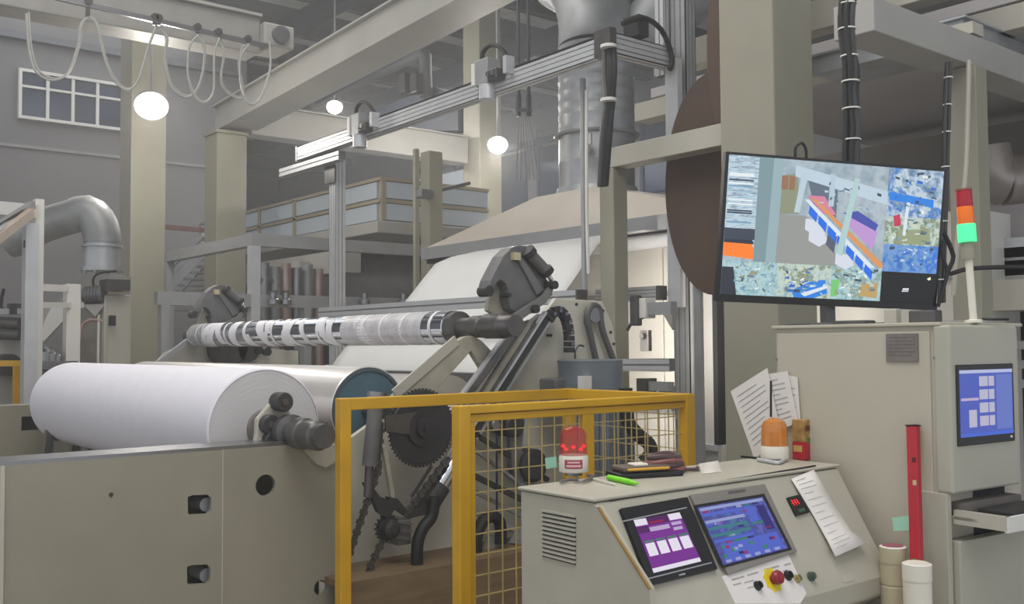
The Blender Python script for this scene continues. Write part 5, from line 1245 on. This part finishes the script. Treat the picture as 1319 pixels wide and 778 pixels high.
# cables hanging behind the television
def bundle(pts,n,r,spread,label,D):
    P_=[at(x,y,D=D) for x,y in pts]
    t=thing('cable_bundle',label,'cables',tuple(P_[0]),'tied cable bundles')
    rr=random.Random(n)
    for k in range(n):
        g=2*math.pi*k/n; off=Vector((math.cos(g)*spread,math.sin(g)*spread,0))
        MB().tube([p+off*(1+.35*rr.uniform(-1,1)) for p in P_],r,8).build('cable',BLACK if k%3 else mat('cable_grey',(60,60,62),.5),t)
    for a_,b_ in zip(P_[:-1],P_[1:]):
        c_=(a_+b_)/2; MB().lathe(c_-Z*.003,c_+Z*.003,[(0,spread+r*1.2),(.006,spread+r*1.2)],14).build('cable_tie',WHITEP,t)
bundle([(1094,-10),(1090,20),(1092,55),(1096,90),(1095,120),(1098,160),(1097,200),(1096,260)],6,.014,.023,'thick black tied cable bundle dropping behind the television',4.45)
bundle([(1222,80),(1221,120),(1220,150),(1219,190),(1218,240),(1214,330),(1212,390)],4,.009,.013,'thin black cable bundle along the post right of the television',5.25)
one(MB().tube([at(x,y,D=4.3) for x,y in ((1216,300),(1228,330),(1222,352),(1250,346),(1319,344),(1360,350))],.010,8),'loose_cable',BLACK,'black cable running right from behind the television','cable')
one(MB().tube([at(x,y,D=4.2) for x,y in ((1208,395),(1214,375),(1220,350),(1214,330),(1216,310))],.008,8),'power_cable',BLACK,'black power cable curving at the right edge of the television','cable')
# ================================================================ RIGHT SIDE: post, overhead beams
pc=at(1245,90,D=5.5)
t=thing('support_post','beige square steel post with conduit right of the television','post',(pc.x,pc.y,0))
MB().box((pc.x-.08,pc.y-.065,0),(pc.x+.08,pc.y+.065,3.10)).build('post',COLM,t,bev=.006)
MB().tube([at(1248,78,D=5.3),at(1246,160,D=5.25),at(1243,230,D=5.2),at(1234,300,D=5.2),at(1228,380,D=5.2)],.013,8).build('conduit',BEIGE2,t)
MB().box((pc.x-.12,pc.y-.1,1.0),(pc.x+.12,pc.y+.12,1.72)).build('foot_block',STEELG,t,bev=.006)
def obeam(lo,hi,name,label,m,cat='beam',**k): return one(MB().box(lo,hi),name,m,label,cat,bev=.006,**k)
obeam((-2.80,4.35,3.10),(-2.58,9.5,3.27),'overhead_beam','pale overhead beam lying on the post right of the television',STEELG)
bq=at(1082,30,Y=5.6); obeam((bq.x-1.6,5.6,bq.z),(-2.82,5.75,bq.z+.2),'overhead_tie','pale overhead tie beam just right of the big column top',BEIGE2)
t=thing('cable_tray','galvanised channel tray lying over the beams at top right','tray',(-2.4,5.3,3.4))
tq_=at(1240,22,Z=3.46); tx,ty=tq_.x,tq_.y
for (a_,b_) in (((tx-1.0,ty,3.34),(tx,ty+.42,3.355)),((tx-.42,ty+.42,3.34),(tx,ty+3.0,3.355))): MB().box(a_,b_).build('tray_floor',GALV,t)
for (a_,b_) in (((tx-1.0,ty,3.355),(tx,ty+.015,3.46)),((tx-.015,ty+.015,3.355),(tx,ty+3.0,3.46)),((tx-1.0,ty+.40,3.355),(tx-.42,ty+.42,3.46)),((tx-.42,ty+.42,3.355),(tx-.405,ty+3,3.46)),((tx-1.0,ty-.03,3.45),(tx+.03,ty,3.462)),((tx,ty,3.45),(tx+.03,ty+3,3.462))): MB().box(a_,b_).build('tray_side',GALV,t)
MB().box((pc.x-.07,pc.y-.06,3.275),(pc.x+.07,pc.y+.06,3.34)).build('tray_support',BEIGE2,t)
obeam((-5.75,6.0,3.45),(-2.2,6.18,3.60),'deck_edge_beam','beige deck edge beam crossing behind the large cable bundle',BEIGE2)
obeam((-5.75,6.2,3.68),(1.8,12,3.76),'deck_floor','grey raised deck seen from below at the right',mat('deck_grey',(196,192,194),.7,0,.04,1),'deck')
one(MB().box((-7.0,12,0),(3.5,12.15,5.5)),'partition_wall',mat('partition_grey',(150,146,146),.7,0,.04,1),'grey partition wall far behind the television','wall')
obeam((-7.5,9.0,3.2),(3,9.35,3.55),'dark_cross_beam','dark deep cross beam below the deck behind the television',mat('dark_beam_grey',(132,127,122),.6),)
obeam((-7.5,8.85,3.14),(3,9.0,3.20),'beam_flange','pale lower flange strip along the dark cross beam',STEELG)
for k in range(3): obeam((-2.6+k*.35,6.2,3.60),(-2.5+k*.35,9,3.68),'deck_joist',('left','middle','right')[k]+'most of three slim joists under the deck by the post',ALU2,group='deck joists')
# right duct
t=thing('wide_duct','wide pale duct with tapered elbow at the right edge','duct',tuple(at(1300,230,D=7.5)))
P=lambda x,y:at(x,y,D=7.5)
DU=mat('duct_pale',(176,166,160),.35,.35,.05,3)
MB().lathe(P(1290,232),P(1420,222),[(0,.19),(.012,.195),(.024,.19),((P(1420,222)-P(1290,232)).length,.19)],32).build('duct_run',DU,t)
MB().tube([P(1291,232),P(1279,228),P(1270,212),P(1266,190)],.19,28,3).build('elbow',DU,t)
MB().prism([P(1250,190),P(1290,186),P(1290,200),P(1262,232),P(1250,236)],Vector((-.15,.2,0))).build('transition',STEELG,t)
# machine behind right
t=thing('rear_machine','grey machine with horizontal guide bars behind the post at right edge','machine',tuple(at(1290,380,D=7)))
a=at(1245,270,Y=6.6); b=at(1420,312,Y=6.6)
MB().box((a.x,6.6,b.z),(b.x,6.9,a.z)).build('upper_panel',mat('partition_grey',(150,146,146)),t)
for y0_,y1_,m in ((313,322,ALU),(325,336,ALU2),(341,347,WHITEP),(350,358,STEELG)):
    a=at(1225,y0_,Y=6.5); b=at(1440,y1_,Y=6.5); MB().box((a.x,6.5,b.z),(b.x,6.58,a.z)).build('guide_bar',m,t)
a=at(1268,362,Y=6.3); b=at(1420,396,Y=6.3); MB().box((a.x,6.3,b.z),(b.x,6.6,a.z)).build('lower_panel',BEIGE2,t)
a=at(1225,385,Y=6.35); b=at(1262,402,Y=6.35); MB().box((a.x,6.35,b.z),(b.x,6.6,a.z)).build('end_block',STEELG,t)
a=at(1225,398,Y=6.7); b=at(1460,800,Y=6.7); MB().box((a.x,6.7,0),(b.x,7.2,a.z)).build('dark_base',NAVY,t)
for y0_ in (445,470,495): 
    a=at(1300,y0_,Y=6.2); b=at(1420,y0_-4,Y=6.2); MB().bar(a,b,.05,.05).build('base_bar',ALU2,t)
bpy.context.view_layer.update()
